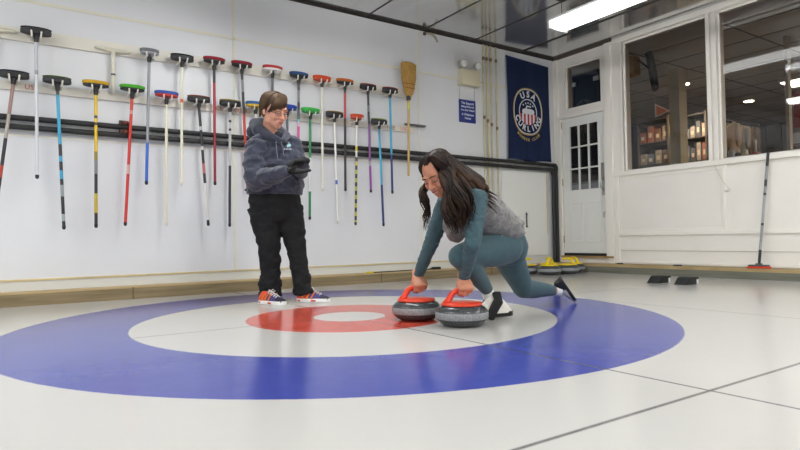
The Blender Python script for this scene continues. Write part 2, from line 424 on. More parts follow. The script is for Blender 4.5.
q = MB().m(mat('pale_grey_pane_backing', '9a9da2', .6)); q.box((6.0, 2.2, .2), (6.06, 4.3, 1.30), .005); q.m(plain('6a6c70', .5)); q.box((5.98, 2.2, 1.30), (6.08, 4.3, 1.33), .003)  # pale panel added behind the door to lighten its lower panes
tag(q.build('added_pane_backing', smooth=False), 'low grey partition added to lighten the bottom panes of the white door', 'backing')
# pennant
pp = [onx(655, 104, 7.2), onx(655.5, 117.5, 7.2), onx(670, 111, 7.2)]
pn = MB().m(mat('orange_felt', 'd2642e', .8)); pn.prism(pp, (.01, 0, 0)); pn = tag(pn.build('pennant', smooth=False), 'orange and white triangular pennant hung behind the left office window', 'pennant')
q = MB().m(plain('e9e2d8', .8)); 
cc = (pp[0]+pp[1]+pp[2])/3
for i in range(3):
    a, b = pp[i], pp[(i+1) % 3]; q.prism([a+V((-.004, 0, 0)), b+V((-.004, 0, 0)), b.lerp(cc, .22)+V((-.004, 0, 0)), a.lerp(cc, .22)+V((-.004, 0, 0))], (.003, 0, 0))
q.build('pennant_border', pn, smooth=False)
for e in (pp[0], pp[2]):
    q = MB().m(plain('b9b4a8', .7)); q.cyl(e, V((e.x, e.y, OZ1)), .004, 6); q.build('hanging_string', pn)
# shelving with boxes, coats and boards in the dim office
rnd = random.Random(3)
shelfm = mat('dark_steel_shelf', '4a4a48', .6)
def shelf_unit(label, X, ya, yb, zt, levels):
    t = thing('storage_shelf', label, 'shelf', (X, (ya+yb)/2, .2), 'storage shelves in the office')
    for y in (ya, yb):
        for dx in (0, .38):
            q = MB().m(shelfm); q.box((X+dx, y-.015, .2), (X+dx+.03, y+.015, zt)); q.build('upright', t, smooth=False)
    for k in range(levels):
        z = .5+(zt-.55)*k/(levels-1); q = MB().m(shelfm); q.box((X, min(ya, yb), z), (X+.41, max(ya, yb), z+.02)); q.build('shelf_board', t, smooth=False)
    return [.52+(zt-.55)*k/(levels-1) for k in range(levels)]
cols = ['8a7f72', '6b7580', '8f5a48', '5c6b80', '9a9284', '7a4a3c', '4f5660', '8c8b88', '6a5140']
names = ['grey', 'slate blue', 'rust brown', 'steel blue', 'stone', 'red brown', 'charcoal', 'light grey', 'dark tan']
for (px0, px1, X, wl, nm) in ((638, 668, 7.6, 'left of the beige pillar', 'first'), (683, 706, 7.8, 'right of the beige pillar', 'second')):
    ya, yb = onx(px0, 140, X).y, onx(px1, 140, X).y
    zs = shelf_unit('dark metal storage shelf in the office, '+wl, X, ya, yb, 2.50, 6)
    for li, z in enumerate(zs[2:5]):
        n = 4; w = (ya-yb)/n
        for k in range(n):
            ci = rnd.randrange(9); hgt = rnd.uniform(.16, .30); y = ya-w*(k+.5)
            q = MB().m(mat('carton_'+cols[ci], cols[ci], .7)); q.box((X+.04, y-w*.38, z+.001), (X+.34, y+w*.38, z+hgt), .006)
            q.m(plain('c9bfa8', .7)); q.box((X+.036, y-w*.2, z+hgt*.3), (X+.041, y+w*.2, z+hgt*.6))
            tag(q.build('storage_box', smooth=False), '%s storage box, %s from left, %s level, rack %s' % (names[ci], ['first', 'second', 'third', 'fourth'][k], ['lower', 'middle', 'upper'][li], wl), 'box', 'storage boxes in the office')
def coat(px, py0, py1, X, wpx, hexc, label):
    top = onx(px, py0, X); bot = onx(px, py1, X); w = (onx(px-wpx/2, py0, X)-onx(px+wpx/2, py0, X)).length/2
    q = MB().m(mat('coat_'+hexc, hexc, .9, noise=.2, scale=6))
    q.loft([top, top.lerp(bot, .15), top.lerp(bot, .6), bot], [(w*.4, .04), (w*.9, .07), (w*.8, .08), (w, .09)], side=(0, 1, 0))
    q.loft([top.lerp(bot, .15)+V((0, w*.8, 0)), top.lerp(bot, .8)+V((0, w*1.1, 0))], [.05, .04]); q.loft([top.lerp(bot, .15)-V((0, w*.8, 0)), top.lerp(bot, .8)-V((0, w*1.1, 0))], [.05, .04])
    tag(q.build('hanging_coat'), label, 'coat', 'coats in the office')
coat(734, 123, 150, 7.0, 8, 'b7a690', 'pale tan coat hanging behind the left end of the right office window')
coat(744, 126, 152, 7.5, 7, '7f7a72', 'grey coat hanging just right of the pale tan coat')
coat(754, 128, 154, 8.0, 7, '4a4038', 'dark brown coat hanging just right of the grey coat')
q = MB().m(mat('dark_coat_rail', '2a2c33', .6)); q.cyl(onx(726, 121, 7.1), onx(760, 126, 7.1), .02); tag(q.build('coat_rail'), 'dark rail carrying the office coats', 'rail')
# picture frames on office back wall and red board
board(686, 117, 704, 146, 12.4, '5c5148', 'brown notice board in a grey frame right of the beige pillar')
board(764, 126, 782, 150, 12.4, '57463c', 'dark brown notice board left of the pale post')
board(791, 88, 830, 128, 9.4, '8a2018', 'large deep red board right of the pale post', 'wall_board')
board(791, 129, 830, 141, 9.4, 'a5a4a2', 'pale grey panel below the deep red board', 'wall_panel', 'panel')
# small things on the sill inside the right window
def sill_thing(px, prof, m, nm, label, cat, extra=None):
    p_ = onx(px, 150, E1+.05); p_.z = 1.275
    t = thing(nm, label, cat, p_)
    q = MB().m(m); q.lathe(p_, prof, 20); q.build('body', t)
    if extra: extra(p_, t)
q = MB().m(mat('inner_sill_board', 'cfc9bc', .5)); q.box((E1-.10, W2E, 1.25), (E1+.14, .095, 1.274)); struct(q.build('trim_window_sill', smooth=False))
sill_thing(731.5, [(.025, 0), (.03, .002), (.032, .08), (.028, .082)], mat('cloudy_plastic', 'a6adb4', .3), 'plastic_cup', 'cloudy plastic cup at the left end of the right window sill', 'cup')
sill_thing(745, [(.038, 0), (.038, .004), (.026, .07), (.012, .075)], plain('d9d2ae', .5), 'paper_shade', 'small cream cone on the sill between the cup and the white bottle', 'ornament')
def bell(p_, t):
    q = MB().m(plain('e6e4dc', .4)); q.loft([p_+V((0, 0, .03)), p_+V((0, 0, .09)), p_+V((0, 0, .15))], [.016, .012, .018]); q.build('handle', t)
sill_thing(755.5, [(.05, 0), (.052, .01), (.04, .035), (.02, .04)], plain('8e1d1a', .4), 'hand_bell', 'red based item with white upright handle standing on the office window sill', 'bell', bell)
# office downlights
for px, py, l in ((684, 84, 'left round downlight in the office ceiling'), (749, 101, 'right round downlight in the office ceiling')):
    p_ = onz(px, py, OZ1-.01)
    t = thing('downlight', l, 'light', p_, 'office downlights')
    q = MB().m(mat('lamp_lens_warm', 'fff0d8', .4, emit='ffe9c8', estr=12)); q.lathe(p_-V((0, 0, .014)), [(.03, 0), (.078, .003), (.08, .010)], 24); q.build('lens', t)
    q = MB().m(plain('d5d2ca', .4)); q.lathe(p_-V((0, 0, .006)), [(.078, 0), (.095, 0), (.095, .015), (.078, .015)], 24); q.build('trim_ring', t)
    ld = bpy.data.lights.new('downlight_glow', 'SPOT'); ld.energy = 110; ld.color = (1, .7, .45); ld.spot_size = 2.4; ld.spot_blend = .6; ld.shadow_soft_size = .08
    lo = bpy.data.objects.new('downlight_glow', ld); lo.location = p_-V((0, 0, .03)); COL.objects.link(lo)
t = thing('office_ceiling_lamp', 'bright square lamp in the office ceiling beyond the pale post', 'ceiling light', onx(807, 80, 7.6))
p_ = onx(807, 80, 7.6); q = MB().m(mat('office_lamp_lens', 'ffffff', .4, emit='fff1dc', estr=9)); q.box(p_+V((-.2, -.25, -.02)), p_+V((.2, .25, .01))); q.build('lens', t, smooth=False)
q = MB().m(plain('8f8e8a', .5)); q.box(p_+V((-.22, -.27, -.01)), p_+V((.22, .27, .04))); q.cyl(p_+V((0, 0, .03)), V((p_.x, p_.y, OZ1)), .02); q.build('housing', t, smooth=False)
ld = bpy.data.lights.new('added_office_fill', 'AREA'); ld.size = .6; ld.energy = 75; ld.color = (1, .86, .70)  # added fill light, out of view, brightens the office and its pillar
lo = bpy.data.objects.new('added_office_fill', ld); lo.location = (6.4, -2.6, OZ1-.02); COL.objects.link(lo)
p_ = onx(735, 121, 11.9)
ld = bpy.data.lights.new('counter_lamp', 'POINT'); ld.energy = 14; ld.color = (1, .42, .18); ld.shadow_soft_size = .015
lo = bpy.data.objects.new('counter_lamp', ld); lo.location = p_; COL.objects.link(lo)

# ------------------------------------------------------------------ broom rails
railm = mat('cream_painted_rail', 'dcd8cc', .45, noise=.08, scale=4)
def rail(name, x0, x1, z0, z1, label):
    q = MB().m(railm); q.box((x0, WALLY-.022, z0), (x1, WALLY-.001, z1), .002)
    return tag(q.build(name, smooth=False), label, 'rail')
railU = rail('wall_rail', -2.4, 2.05, 2.08, 2.182, 'long cream board rail holding the upper row of brooms')
railL = rail('wall_rail', -2.4, 2.19, 1.683, 1.748, 'narrower cream board rail holding the lower row of brooms')
railL2 = MB().m(plain('4b4a48', .5)); railL2.loft([V((2.05, WALLY-.03, 1.775)), V((2.22, WALLY-.06, 1.768))], [.012, .012])
railL2.obox((2.25, WALLY-.06, 1.765), (.12, .04, .025), Matrix.Identity(3), .008)
tag(railL2.build('door_brush'), 'small dark brush lying on the right end of the lower rail', 'brush')
redink = plain('c2503e', .6)
def flat_text(s, size, pos, m, parent, bold=0):   # reads on the broom wall
    M4 = Matrix.Translation(pos) @ Matrix.Rotation(PI/2, 4, 'X')
    return text_mesh('lettering', s, size, M4, m, parent, .001, bold=bold)
for w_, x_ in (('US', -1.575), ('ICE', -.08), ('CLUB', .135), ('FREE', 1.86), ('USE', 2.03)): flat_text(w_, .055, V((x_, WALLY-.024, 1.716)), redink, railL)
pegm = plain('ded9cf', .4)
# ------------------------------------------------------------------ brooms
def broom(X, z, Xb, zb, segs, pad, base, label, headw=.205, peg=railU, r=.0125, name='curling_broom', cap='1c1c1e', Y=WALLY-.108, tilt=0, thin=False):
    t = thing(name, label, 'broom', (Xb, Y, zb), 'brooms hung on the wall rails')
    A = V((X, Y, z-.012)); B = V((Xb, Y, zb))
    q = MB()
    for (a, b, c) in segs:
        q.m(plain(c, .35)); q.cyl(A.lerp(B, a), A.lerp(B, b), r, 12)
    q.m(plain(cap, .6)); q.loft([B+(A-B).normalized()*.004, B+(A-B).normalized()*.02], [r*1.08, r*1.08], seg=12)
    q.build('shaft', t)
    R3 = Matrix.Rotation(tilt, 3, 'Y')
    C = V((X, Y-.005, z+.012))
    def slab(q, w, d, zz0, zz1, e=2.6, n=28, pinch=.0):
        def ring(k, zz): 
            pts = []
            for i in range(n):
                a = 2*PI*i/n; ca, sa = math.cos(a), math.sin(a)
                x = math.copysign(abs(ca)**(2/e), ca)*w*k; y = math.copysign(abs(sa)**(2/e), sa)*d*k
                pts.append(C+R3@V((x, y, zz)))
            return pts
        q.rings([ring(.8, zz0), ring(.97, zz0+.005), ring(1, (zz0+zz1)/2), ring(.97, zz1-.004), ring(.85, zz1)])
    q = MB().m(plain(base, .55)); slab(q, headw/2*(.99 if thin else .95), .043, (-.028 if thin else -.018), (.018 if thin else .006), 2.2)
    q.obox(C+R3@V((0, 0, -.026)), (.05, .034, .016), R3, .005)
    h = q.build('brush_head', t)
    q = MB().m(mat('pad_'+pad, pad, .9, noise=.12, scale=60, bump=.2, bscale=200)); slab(q, headw/2, .044, *((.016, .028) if thin else (.002, .032)), 2.1); q.build('brush_pad', h)
    q = MB().m(plain('2b2b2d', .5)); q.loft([C+V((0, 0, -.02)), A.lerp(B, .045)], [.021, .0165], seg=12); q.build('socket', t)
    for s in (-1, 1):
        q = MB().m(pegm); q.loft([V((X+s*.030, WALLY-.022, z-.034)), V((X+s*.030, Y-.045, z-.036)), V((X+s*.034, Y-.060, z-.002))], [.0065, .0065, .0065], seg=8); q.build('peg', peg)
    return t
S1 = '26262a'
U, Lw = railU, railL
broom(-1.531, 2.132, -1.526, .991, [(0, .25, 'b9bcc2'), (.25, .28, '8b8f96'), (.28, 1, 'c9cbd0')], '1b1b1d', '222225', 'black headed broom with plain silver shaft, leftmost in the upper row', .215, thin=True)
broom(-.697, 2.102, -.728, .975, [(0, .05, 'a05a3a'), (.05, .68, '8e9096'), (.68, 1, '2d62bd')], '77797e', '8f9196', 'grey headed broom with silver shaft turning blue near the bottom', .16)
broom(-.424, 2.101, -.437, .977, [(0, .31, 'dcd8c6'), (.31, .34, 'dd5b30'), (.34, 1, 'dcd8c6')], '1b1b1d', '26262a', 'black headed broom with cream shaft and a small orange mark', cap='cfcbba', thin=True)
broom(-.139, 2.119, -.141, .993, [(0, .16, S1), (.16, .42, 'a02a35'), (.42, 1, '8c2430')], '8d2230', '1f1f21', 'crimson headed broom with dark red shaft above the gap before the standing person')
broom(.120, 2.121, .165, .953, [(0, .1, S1), (.1, .2, '77797e'), (.2, .38, S1), (.38, .60, 'b8382f'), (.6, 1, 'c23a30')], '8d1f2e', '1f1f21', 'dark red headed broom whose black and red shaft ends behind the standing person shoulder')
broom(.427, 2.128, .414, .912, [(0, .3, '55575c'), (.3, 1, '3b3c40')], 'b5343a', 'dad8d4', 'white headed broom with thin red pad and grey shaft above the standing person head')
broom(.704, 2.104, .681, .870, [(0, .1, S1), (.1, .2, '7a7a7e'), (.2, .26, S1), (.26, .34, '4d4e52'), (.34, .36, '58b5cc'), (.36, .40, 'd8a7bb'), (.40, 1, 'c8508c')], '2a4f80', '1d1d20', 'blue and black headed broom with pink lower shaft')
broom(.960, 2.104, .954, .979, [(0, 1, 'd9d6c8')], 'cf4a22', 'c2472a', 'orange headed broom with all cream shaft, right of the standing person', cap='cfcbba')
broom(1.228, 2.109, 1.217, .982, [(0, .08, S1), (.08, .32, 'b8383c'), (.32, 1, '222225')], 'c2662a', '1f1f21', 'burnt orange headed broom with black shaft and red upper section')
broom(1.511, 2.098, 1.528, .976, [(0, .16, S1), (.16, .22, '6d6d72'), (.22, .34, S1), (.34, .7, '7c4a86'), (.7, .75, '9a9a9c'), (.75, 1, '8a3f93')], '9a2442', '1b1b1d', 'crimson and black headed broom with purple lower shaft', thin=True)
broom(1.795, 2.097, 1.806, .973, [(0, .05, '8a4a9a'), (.05, .62, '3ea0bf'), (.62, 1, '26346e')], '8e1f3a', '1b1b1d', 'crimson and black headed broom with bright cyan shaft beside the corn broom', thin=True)
broom(-1.676, 1.769, -1.785, .812, [(0, .3, '8e6e66'), (.3, .5, 'a39c90'), (.5, .72, S1), (.72, .82, 'a33a2a'), (.82, 1, S1)], '2a2640', '1b1b1d', 'dark purple headed broom tilted outward at the left end of the lower row', peg=Lw, thin=True)
broom(-1.389, 1.766, -1.345, .593, [(0, .08, '39393c'), (.08, .42, '3a9cc0'), (.42, .5, S1), (.5, .54, '3a9cc0'), (.54, .6, S1), (.6, .66, '3a9cc0'), (.66, .7, S1), (.7, .78, '8b9498'), (.78, .9, S1), (.9, .95, '9aa4a8'), (.95, 1, S1)], '5c7a3c', '26272a', 'black headed broom with green edge and cyan over black shaft', peg=Lw, thin=True)
broom(-1.113, 1.766, -1.116, .605, [(0, .2, 'd9b41e'), (.2, .22, S1), (.22, .25, 'd9b41e'), (.25, .27, S1), (.27, .46, 'd9b41e'), (.46, .52, '8a7a30'), (.52, .62, '77797e'), (.62, .76, S1), (.76, .9, 'bfa426'), (.9, 1, S1)], 'cba024', '1b1b1d', 'yellow headed broom with yellow shaft turning black', peg=Lw)
broom(-.835, 1.768, -.896, .621, [(0, .05, S1), (.05, .14, 'c23a30'), (.14, .17, 'c98a80'), (.17, .55, 'bf3028'), (.55, .62, 'cfa49e'), (.62, 1, 'c22e28')], '4aa52e', '1b1b1d', 'green headed broom with bright red shaft hanging at a slant', peg=Lw)
broom(-.559, 1.751, -.567, .621, [(0, 1, 'd8d2bd')], '3c5aa8', 'b5322c', 'red headed broom with blue rim and cream shaft', cap='cfcbba', peg=Lw)
broom(-.282, 1.748, -.205, .621, [(0, .2, S1), (.2, .23, 'b9b9ba'), (.23, .36, S1), (.36, .39, 'c9c9ca'), (.39, .5, S1), (.5, .58, 'b06a68'), (.58, .66, S1), (.66, .96, 'd8d4d0'), (.96, 1, S1)], '8e4a2a', '1b1b1d', 'black headed broom with orange rim, black shaft and white lower end, slanting right', peg=Lw, thin=True)
broom(.006, 1.745, -.010, .611, [(0, .12, 'b5b6b4'), (.12, .14, S1), (.14, .19, 'b5b6b4'), (.19, .21, S1), (.21, .5, 'b5b6b4'), (.5, .95, '2a2b2e'), (.95, 1, S1)], '9a8a32', '1b1b1d', 'black headed broom with yellow rim, silver shaft and black lower half', peg=Lw, thin=True)
broom(.253, 1.754, .251, .620, [(0, 1, 'd9d8d2')], '2f5f96', 'c9a51e', 'yellow and blue headed broom mostly hidden behind the standing person', peg=Lw)
broom(.575, 1.763, .570, .650, [(0, 1, '4a4c52')], '2848a8', '1f3a8a', 'blue headed broom peeking out right of the standing person face', peg=Lw)
broom(.825, 1.758, .804, .680, [(0, .42, '1f7a4a'), (.42, .74, 'd5d6d2'), (.74, 1, '1f7a4a')], '3fae4a', '2f8f3f', 'bright green headed broom with green and white shaft', peg=Lw)
broom(1.098, 1.756, 1.121, .645, [(0, .6, 'dcdbd6'), (.6, .64, '3c5fae'), (.64, 1, 'dcdbd6')], '9a7a2a', '1b1b1d', 'black headed broom with yellow rim, white shaft and one small blue ring', cap='d6d4cc', peg=Lw, thin=True)
broom(1.368, 1.752, 1.333, .625, [(0, .26, 'd2d1c8'), (.26, .3, 'c9b52e'), (.3, .36, 'd2d1c8')] + [(.36+.04*k, .40+.04*k, ['222225', 'b3a93a'][k % 2]) for k in range(16)], 'c24a2c', 'b8482e', 'orange headed broom with shaft of black and yellow checks', peg=Lw, headw=.16)
broom(1.644, 1.736, 1.683, .613, [(0, .1, '4a8fa8'), (.1, .6, '41a3c4'), (.6, 1, '243066')], '9aa33a', '1b1b1d', 'black headed broom with lime rim and cyan shaft turning navy, rightmost in the lower row', peg=Lw, thin=True)
def stub(X, z, zb, label):
    t = thing('broom_handle_stub', label, 'broom', (X, WALLY-.045, zb))
    q = MB().m(plain('d6d2c2', .45)); q.loft([V((X, WALLY-.045, z)), V((X, WALLY-.045, zb))], [.018, .018], seg=12); q.m(plain('3c3f52', .5)); q.cyl((X, WALLY-.045, z-.2), (X, WALLY-.045, z-.215), .0185, 12); q.build('shaft', t)
    q = MB().m(plain('cfcab8', .45)); q.loft([V((X-.13, WALLY-.04, z+.01)), V((X-.03, WALLY-.045, z)), V((X+.03, WALLY-.045, z)), V((X+.13, WALLY-.04, z+.004))], [(.012, .02), (.02, .02), (.02, .02), (.012, .02)], seg=12); q.build('crossbar', t)
stub(-.973, 2.107, 1.75, 'short cream T shaped broom stub without bristles between two upper brooms')
stub(-1.80, 2.135, 1.95, 'cream T shaped stub cut by the left edge of the picture')
# corn broom
t = thing('corn_broom', 'old straw corn broom hung bristles up with a wooden handle', 'broom', (2.033, WALLY-.103, 1.184))
straw = mat('golden_straw', 'c29a54', .8, color2='a07c3e', noise=.3, scale=14, stretch=(14, 14, .6), bump=.6, bscale=40)
q = MB().m(straw); q.loft([V((2.05, WALLY-.108, 2.07)), V((2.055, WALLY-.108, 2.12)), V((2.055, WALLY-.108, 2.28)), V((2.05, WALLY-.108, 2.44))], [(.03, .025), (.06, .035), (.098, .04), (.105, .03)], side=(1, 0, 0), seg=24)
for k in range(44):
    a = rnd.uniform(-.098, .098); q.loft([V((2.05+a*.6, WALLY-.108-rnd.uniform(.02, .04), 2.15)), V((2.05+a, WALLY-.108-rnd.uniform(.0, .035), 2.44-a*.12+rnd.uniform(-.01, .03)))], [.004, .002], seg=5)
q.build('bristles', t)
q = MB().m(plain('8a3c2a', .7))
for z in (2.16, 2.21): q.loft([V((1.975-(.0 if z < 2.2 else .01), WALLY-.148, z)), V((2.045, WALLY-.152, z)), V((2.11, WALLY-.148, z))], [.0035]*3, seg=6)
q.build('stitching', t)
q = MB().m(plain('2f2a24', .5)); q.cyl((2.045, WALLY-.108, 2.03), (2.045, WALLY-.108, 2.08), .026); q.build('collar', t)
q = MB().m(mat('pale_wood_handle', 'c2a468', .5, noise=.12, scale=8)); q.loft([V((2.045, WALLY-.108, 2.04)), V((2.033, WALLY-.103, 1.184))], [.014, .014]); q.m(plain('c9c23a', .5)); q.cyl((2.044, WALLY-.108, 2.0), (2.042, WALLY-.108, 1.93), .0145); q.build('handle', t)
# ------------------------------------------------------------------ black pipes
pipem = mat('black_pipe_insulation', '262626', .55, noise=.2, scale=10)
def pipe(label, z, dz, Y, r, Xc):
    t = thing('insulated_pipe', label, 'pipe', (Xc, Y, .1), 'pipes along the broom wall')
    q = MB().m(pipem); q.cyl((BX, Y, z), (Xc-.03, Y, z+dz), r, 20); q.build('horizontal_run', t)
    q = MB().m(pipem); q.loft([V((Xc-.05, Y, z+dz)), V((Xc-.02, Y, z+dz)), V((Xc, Y, z+dz-.03)), V((Xc, Y, z+dz-.06))], [r*1.25]*4); q.build('elbow', t)
    q = MB().m(pipem); q.cyl((Xc, Y, z+dz-.05), (Xc, Y, .105), r, 20); q.build('vertical_run', t)
    return t
pa = pipe('upper black insulated pipe running along the broom wall and down the corner', 1.494, -.055, WALLY-.055, .0225, 4.545)
pb = pipe('lower black insulated pipe running along the broom wall and down the corner', 1.417, -.045, WALLY-.055, .0225, 4.487)
for z, p_ in ((1.486, pa), (1.411, pb)):
    q = MB().m(plain('3a2a24', .5)); q.cyl((-.93, WALLY-.06, z), (-.86, WALLY-.055, z), .028); q.m(plain('7a3a2c', .5)); q.loft([V((-.895, WALLY-.09, z)), V((-.895, WALLY-.125, z))], [.012, .016]); q.build('coupling', p_)
# ------------------------------------------------------------------ conduits
rusty = mat('cream_conduit', 'cfc7a8', .5, noise=.3, scale=5, color2='b9ad88')
for i, (px, top) in enumerate(((484.2, 1), (487.6, 1), (491.5, 1), (496.8, 1))):
    X = ony(px, 100, WALLY-.02).x; r = .012 if i != 3 else .011
    nm = ['first', 'second', 'third', 'fourth'][i]
    t = thing('conduit', '%s thin cream vertical conduit counted from the blue sign' % nm, 'conduit', (X, WALLY-.018, .2), 'vertical conduits left of the banner')
    q = MB().m(rusty); q.cyl((X, WALLY-.018, .2), (X, WALLY-.018, CEIL), r, 10); q.build('pipe', t)
    for z in (2.73, 1.98-.04*i):
        q = MB().m(mat('rust_brown_fitting', '7a6038' if z != 2.15 else '6a5030', .6, noise=.3)); q.cyl((X, WALLY-.018, z-.02), (X, WALLY-.018, z+.02), r*1.35, 10); q.build('fitting', t)
q = MB().m(mat('rust_streak', '7d5a34', .8, noise=.4, scale=20)); X = ony(491, 95, WALLY-.02).x
# ------------------------------------------------------------------ emergency light
t = thing('emergency_light', 'cream twin-head emergency light on the wall above the blue sign', 'light', (3.0, WALLY, 2.33))
q = MB().m(mat('aged_cream_plastic', 'cfc8ac', .5)); q.box((2.86, WALLY-.09, 2.335), (3.16, WALLY-.001, 2.53), .012); q.build('battery_box', t)
for x in (2.89, 3.125):
    q = MB().m(plain('b9b5a2', .4)); q.loft([V((x, WALLY-.05, 2.53)), V((x, WALLY-.06, 2.565))], [.012, .012]); q.loft([V((x, WALLY-.03, 2.60)), V((x, WALLY-.07, 2.595)), V((x, WALLY-.10, 2.59))], [.025, .045, .05], seg=20, round_ends=False); h = q.build('lamp_head', t)
    q = MB().m(plain('e4e6e6', .15)); q.ell((x, WALLY-.10, 2.59), (.044, .012, .044)); q.build('lens', h)
q = MB().m(plain('b8b2a0', .5)); q.cyl((3.16, WALLY-.01, 2.42), (3.29, WALLY-.01, 2.42), .006); q.build('cable', t)
# blue sign
t = thing('wall_sign', 'small blue sign with five lines of white lettering below the emergency light', 'sign', (3.0, WALLY, 1.88))
q = MB().m(mat('blue_sign_enamel', '20307e', .35)); q.box((2.872, WALLY-.012, 1.888), (3.138, WALLY-.001, 2.168), .003); q.build('panel', t, smooth=False)
for s, z in (('The Support', 2.125), ('Being Honored', 2.083), ('It is ever United', 2.04), ('A Welcome', 1.985), ('Home', 1.94)):
    flat_text(s, .040 if len(s) < 13 else .033, V((3.005, WALLY-.014, z)), plain('dfe3ea', .5), t, bold=.0008)
q = MB().m(plain('a9a79c', .4))
for x in (2.885, 3.125): q.cyl((x, WALLY-.006, 2.168), (x, WALLY-.006, 2.335), .0025, 6)
q.build('hanging_wire', t)
# small tap bracket near the ceiling
t = thing('pipe_bracket', 'small rusty bracket high on the wall just under the ceiling', 'bracket', (2.36, WALLY, 2.86))
q = MB().m(plain('4b4038', .6)); q.ell((2.355, WALLY-.02, 2.875), (.022, .02, .022)); q.build('bolt', t)
q = MB().m(plain('a59c88', .5)); q.loft([V((2.37, WALLY-.02, 2.885)), V((2.46, WALLY-.03, 2.885)), V((2.50, WALLY-.04, 2.85)), V((2.52, WALLY-.05, 2.80))], [.012, .014, .014, .01]); q.build('arm', t)

# ------------------------------------------------------------------ banner
def banner():
    a, b = 3.67, 4.47; zt0, zt1 = 2.83, 2.79; zb0, zb1 = 1.475, 1.475
    t = thing('club_banner', 'navy cloth banner with a round curling emblem hung beside the door', 'banner', (4.07, WALLY, 1.47))
    nx, nz = 40, 30; q = MB().m(mat('navy_banner_cloth', '091e44', .85, noise=.12, scale=5))
    def P(u, v, off=0):
        x = a+(b-a)*u + .012*math.sin(v*5)*(1-u)*v; z = (zt0*(1-u)+zt1*u)*(1-v)+(zb0*(1-u)+zb1*u)*v + .012*math.sin(u*9)*v
        y = WALLY-.028-.012*math.sin(u*17+v*2.5)*(.25+.75*v)-.010*math.sin(u*7+1.2)*v
        return V((x, y-off, z))
    fr = [[P(i/nx, j/nz) for i in range(nx+1)] + [P(i/nx, j/nz, -.003) for i in range(nx, -1, -1)] for j in range(nz+1)]
    q.rings(fr); q.build('cloth', t)
    q = MB().m(plain('1b2b55', .7)); q.cyl((a, WALLY-.02, zt0-.004), (b, WALLY-.02, zt1-.004), .012); q.build('top_hem', t)
    cx, cz = 4.03, 2.125; W, H = .275, .315
    y = WALLY-.052
    def oval(k, n=64, e=2.5):
        pts = []
        for i in range(n):
            an = 2*PI*i/n; ca, sa = math.cos(an), math.sin(an)
            pts.append(V((cx+math.copysign(abs(ca)**(2/e), ca)*W*k, y, cz+math.copysign(abs(sa)**(2/2.1), sa)*H*k)))
        return pts
    def ringband(k0, k1, m, name, yy=0, fn=oval):
        q = MB().m(m); A, B = fn(k0), fn(k1); n = len(A); o = V((0, .004, 0)); s = V((0, yy, 0))
        rings = [[A[i]+s, B[i]+s, B[i]+s+o, A[i]+s+o] for i in range(n)]; rings.append(rings[0])
        q.rings(rings, cap=False); return q.build(name, t, smooth=False)
    gold = plain('b59b5a', .6); wh = plain('dcdfe6', .6); red = plain('b03540', .6); navy = plain('16264f', .7)
    ringband(1.0, .955, gold, 'gold_outline'); ringband(.95, .925, wh, 'white_outline')
    cz2 = cz+.0; R0 = .168
    def circ(k, n=48): return [V((cx+R0*k*math.cos(2*PI*i/n), y, cz2+R0*1.02*k*math.sin(2*PI*i/n))) for i in range(n)]
    ringband(1.0, .93, wh, 'inner_circle', fn=circ)
    # striped lower half
    q = MB(); nS = 9
    for k in range(nS):
        x0 = cx-R0*.9+2*R0*.9*k/nS; x1 = x0+2*R0*.9/nS
        f = lambda x: cz2-.03-R0*1.0*math.sqrt(max(0, .88-((x-cx)/R0)**2))*.92
        q.m(red if k % 2 == 0 else wh); q.prism([V((x0, y-.002, cz2-.03)), V((x1, y-.002, cz2-.03)), V((x1, y-.002, f(x1))), V((x0, y-.002, f(x0)))], (0, .004, 0))
    q.build('stripes', t, smooth=False)
    # stone silhouette: white body and handle
    q = MB().m(wh)
    prof = [(-.10, -.03), (.10, -.03), (.115, .0), (.10, .03), (.05, .04), (-.05, .04), (-.10, .03), (-.115, .0)]
    q.prism([V((cx+a_, y-.004, cz2+b_+.0)) for a_, b_ in prof], (0, .004, 0))
    q.prism([V((cx+a_, y-.004, cz2+b_)) for a_, b_ in ((-.05, .04), (-.03, .04), (-.02, .065), (.05, .06), (.055, .075), (-.03, .085))], (0, .004, 0))
    q.build('stone_emblem', t, smooth=False)
    q = MB().m(wh)
    for dx, dz in ((-.09, .085), (-.045, .108), (0, .117), (.045, .108), (.09, .085)):
        pts = []
        for i in range(10):
            an = PI/2+2*PI*i/10; rr = .016 if i % 2 == 0 else .007
            pts.append(V((cx+dx+rr*math.cos(an), y-.003, cz2+dz+rr*math.sin(an))))
        q.prism(pts, (0, .003, 0))
    q.build('stars', t, smooth=False)
    def arc(s, R, size, span, top, m, cxo=0, sq=1.15, bold=.001):
        n = len(s)
        for i, ch in enumerate(s):
            if ch == ' ': continue
            u = (i/(n-1)-.5)*span if n > 1 else 0
            if top: an = PI/2-u; rot = -u
            else: an = -PI/2+u; rot = u
            pos = V((cx+cxo+R*math.cos(an), y-.003, cz+R*sq*math.sin(an)))
            M4 = Matrix.Translation(pos) @ Matrix.Rotation(-rot, 4, 'Y') @ Matrix.Rotation(PI/2, 4, 'X')
            text_mesh('letter', ch, size, M4, m, t, .003, bold=bold)
    arc('USA', .222, .115, .95, True, wh, sq=1.03, bold=.003)
    arc('CURLING', .220, .105, 2.3, False, wh, sq=1.06, bold=.003)
    arc('MEMBER CLUB', .315, .055, 1.3, False, gold, sq=1.2, bold=.001)
banner()

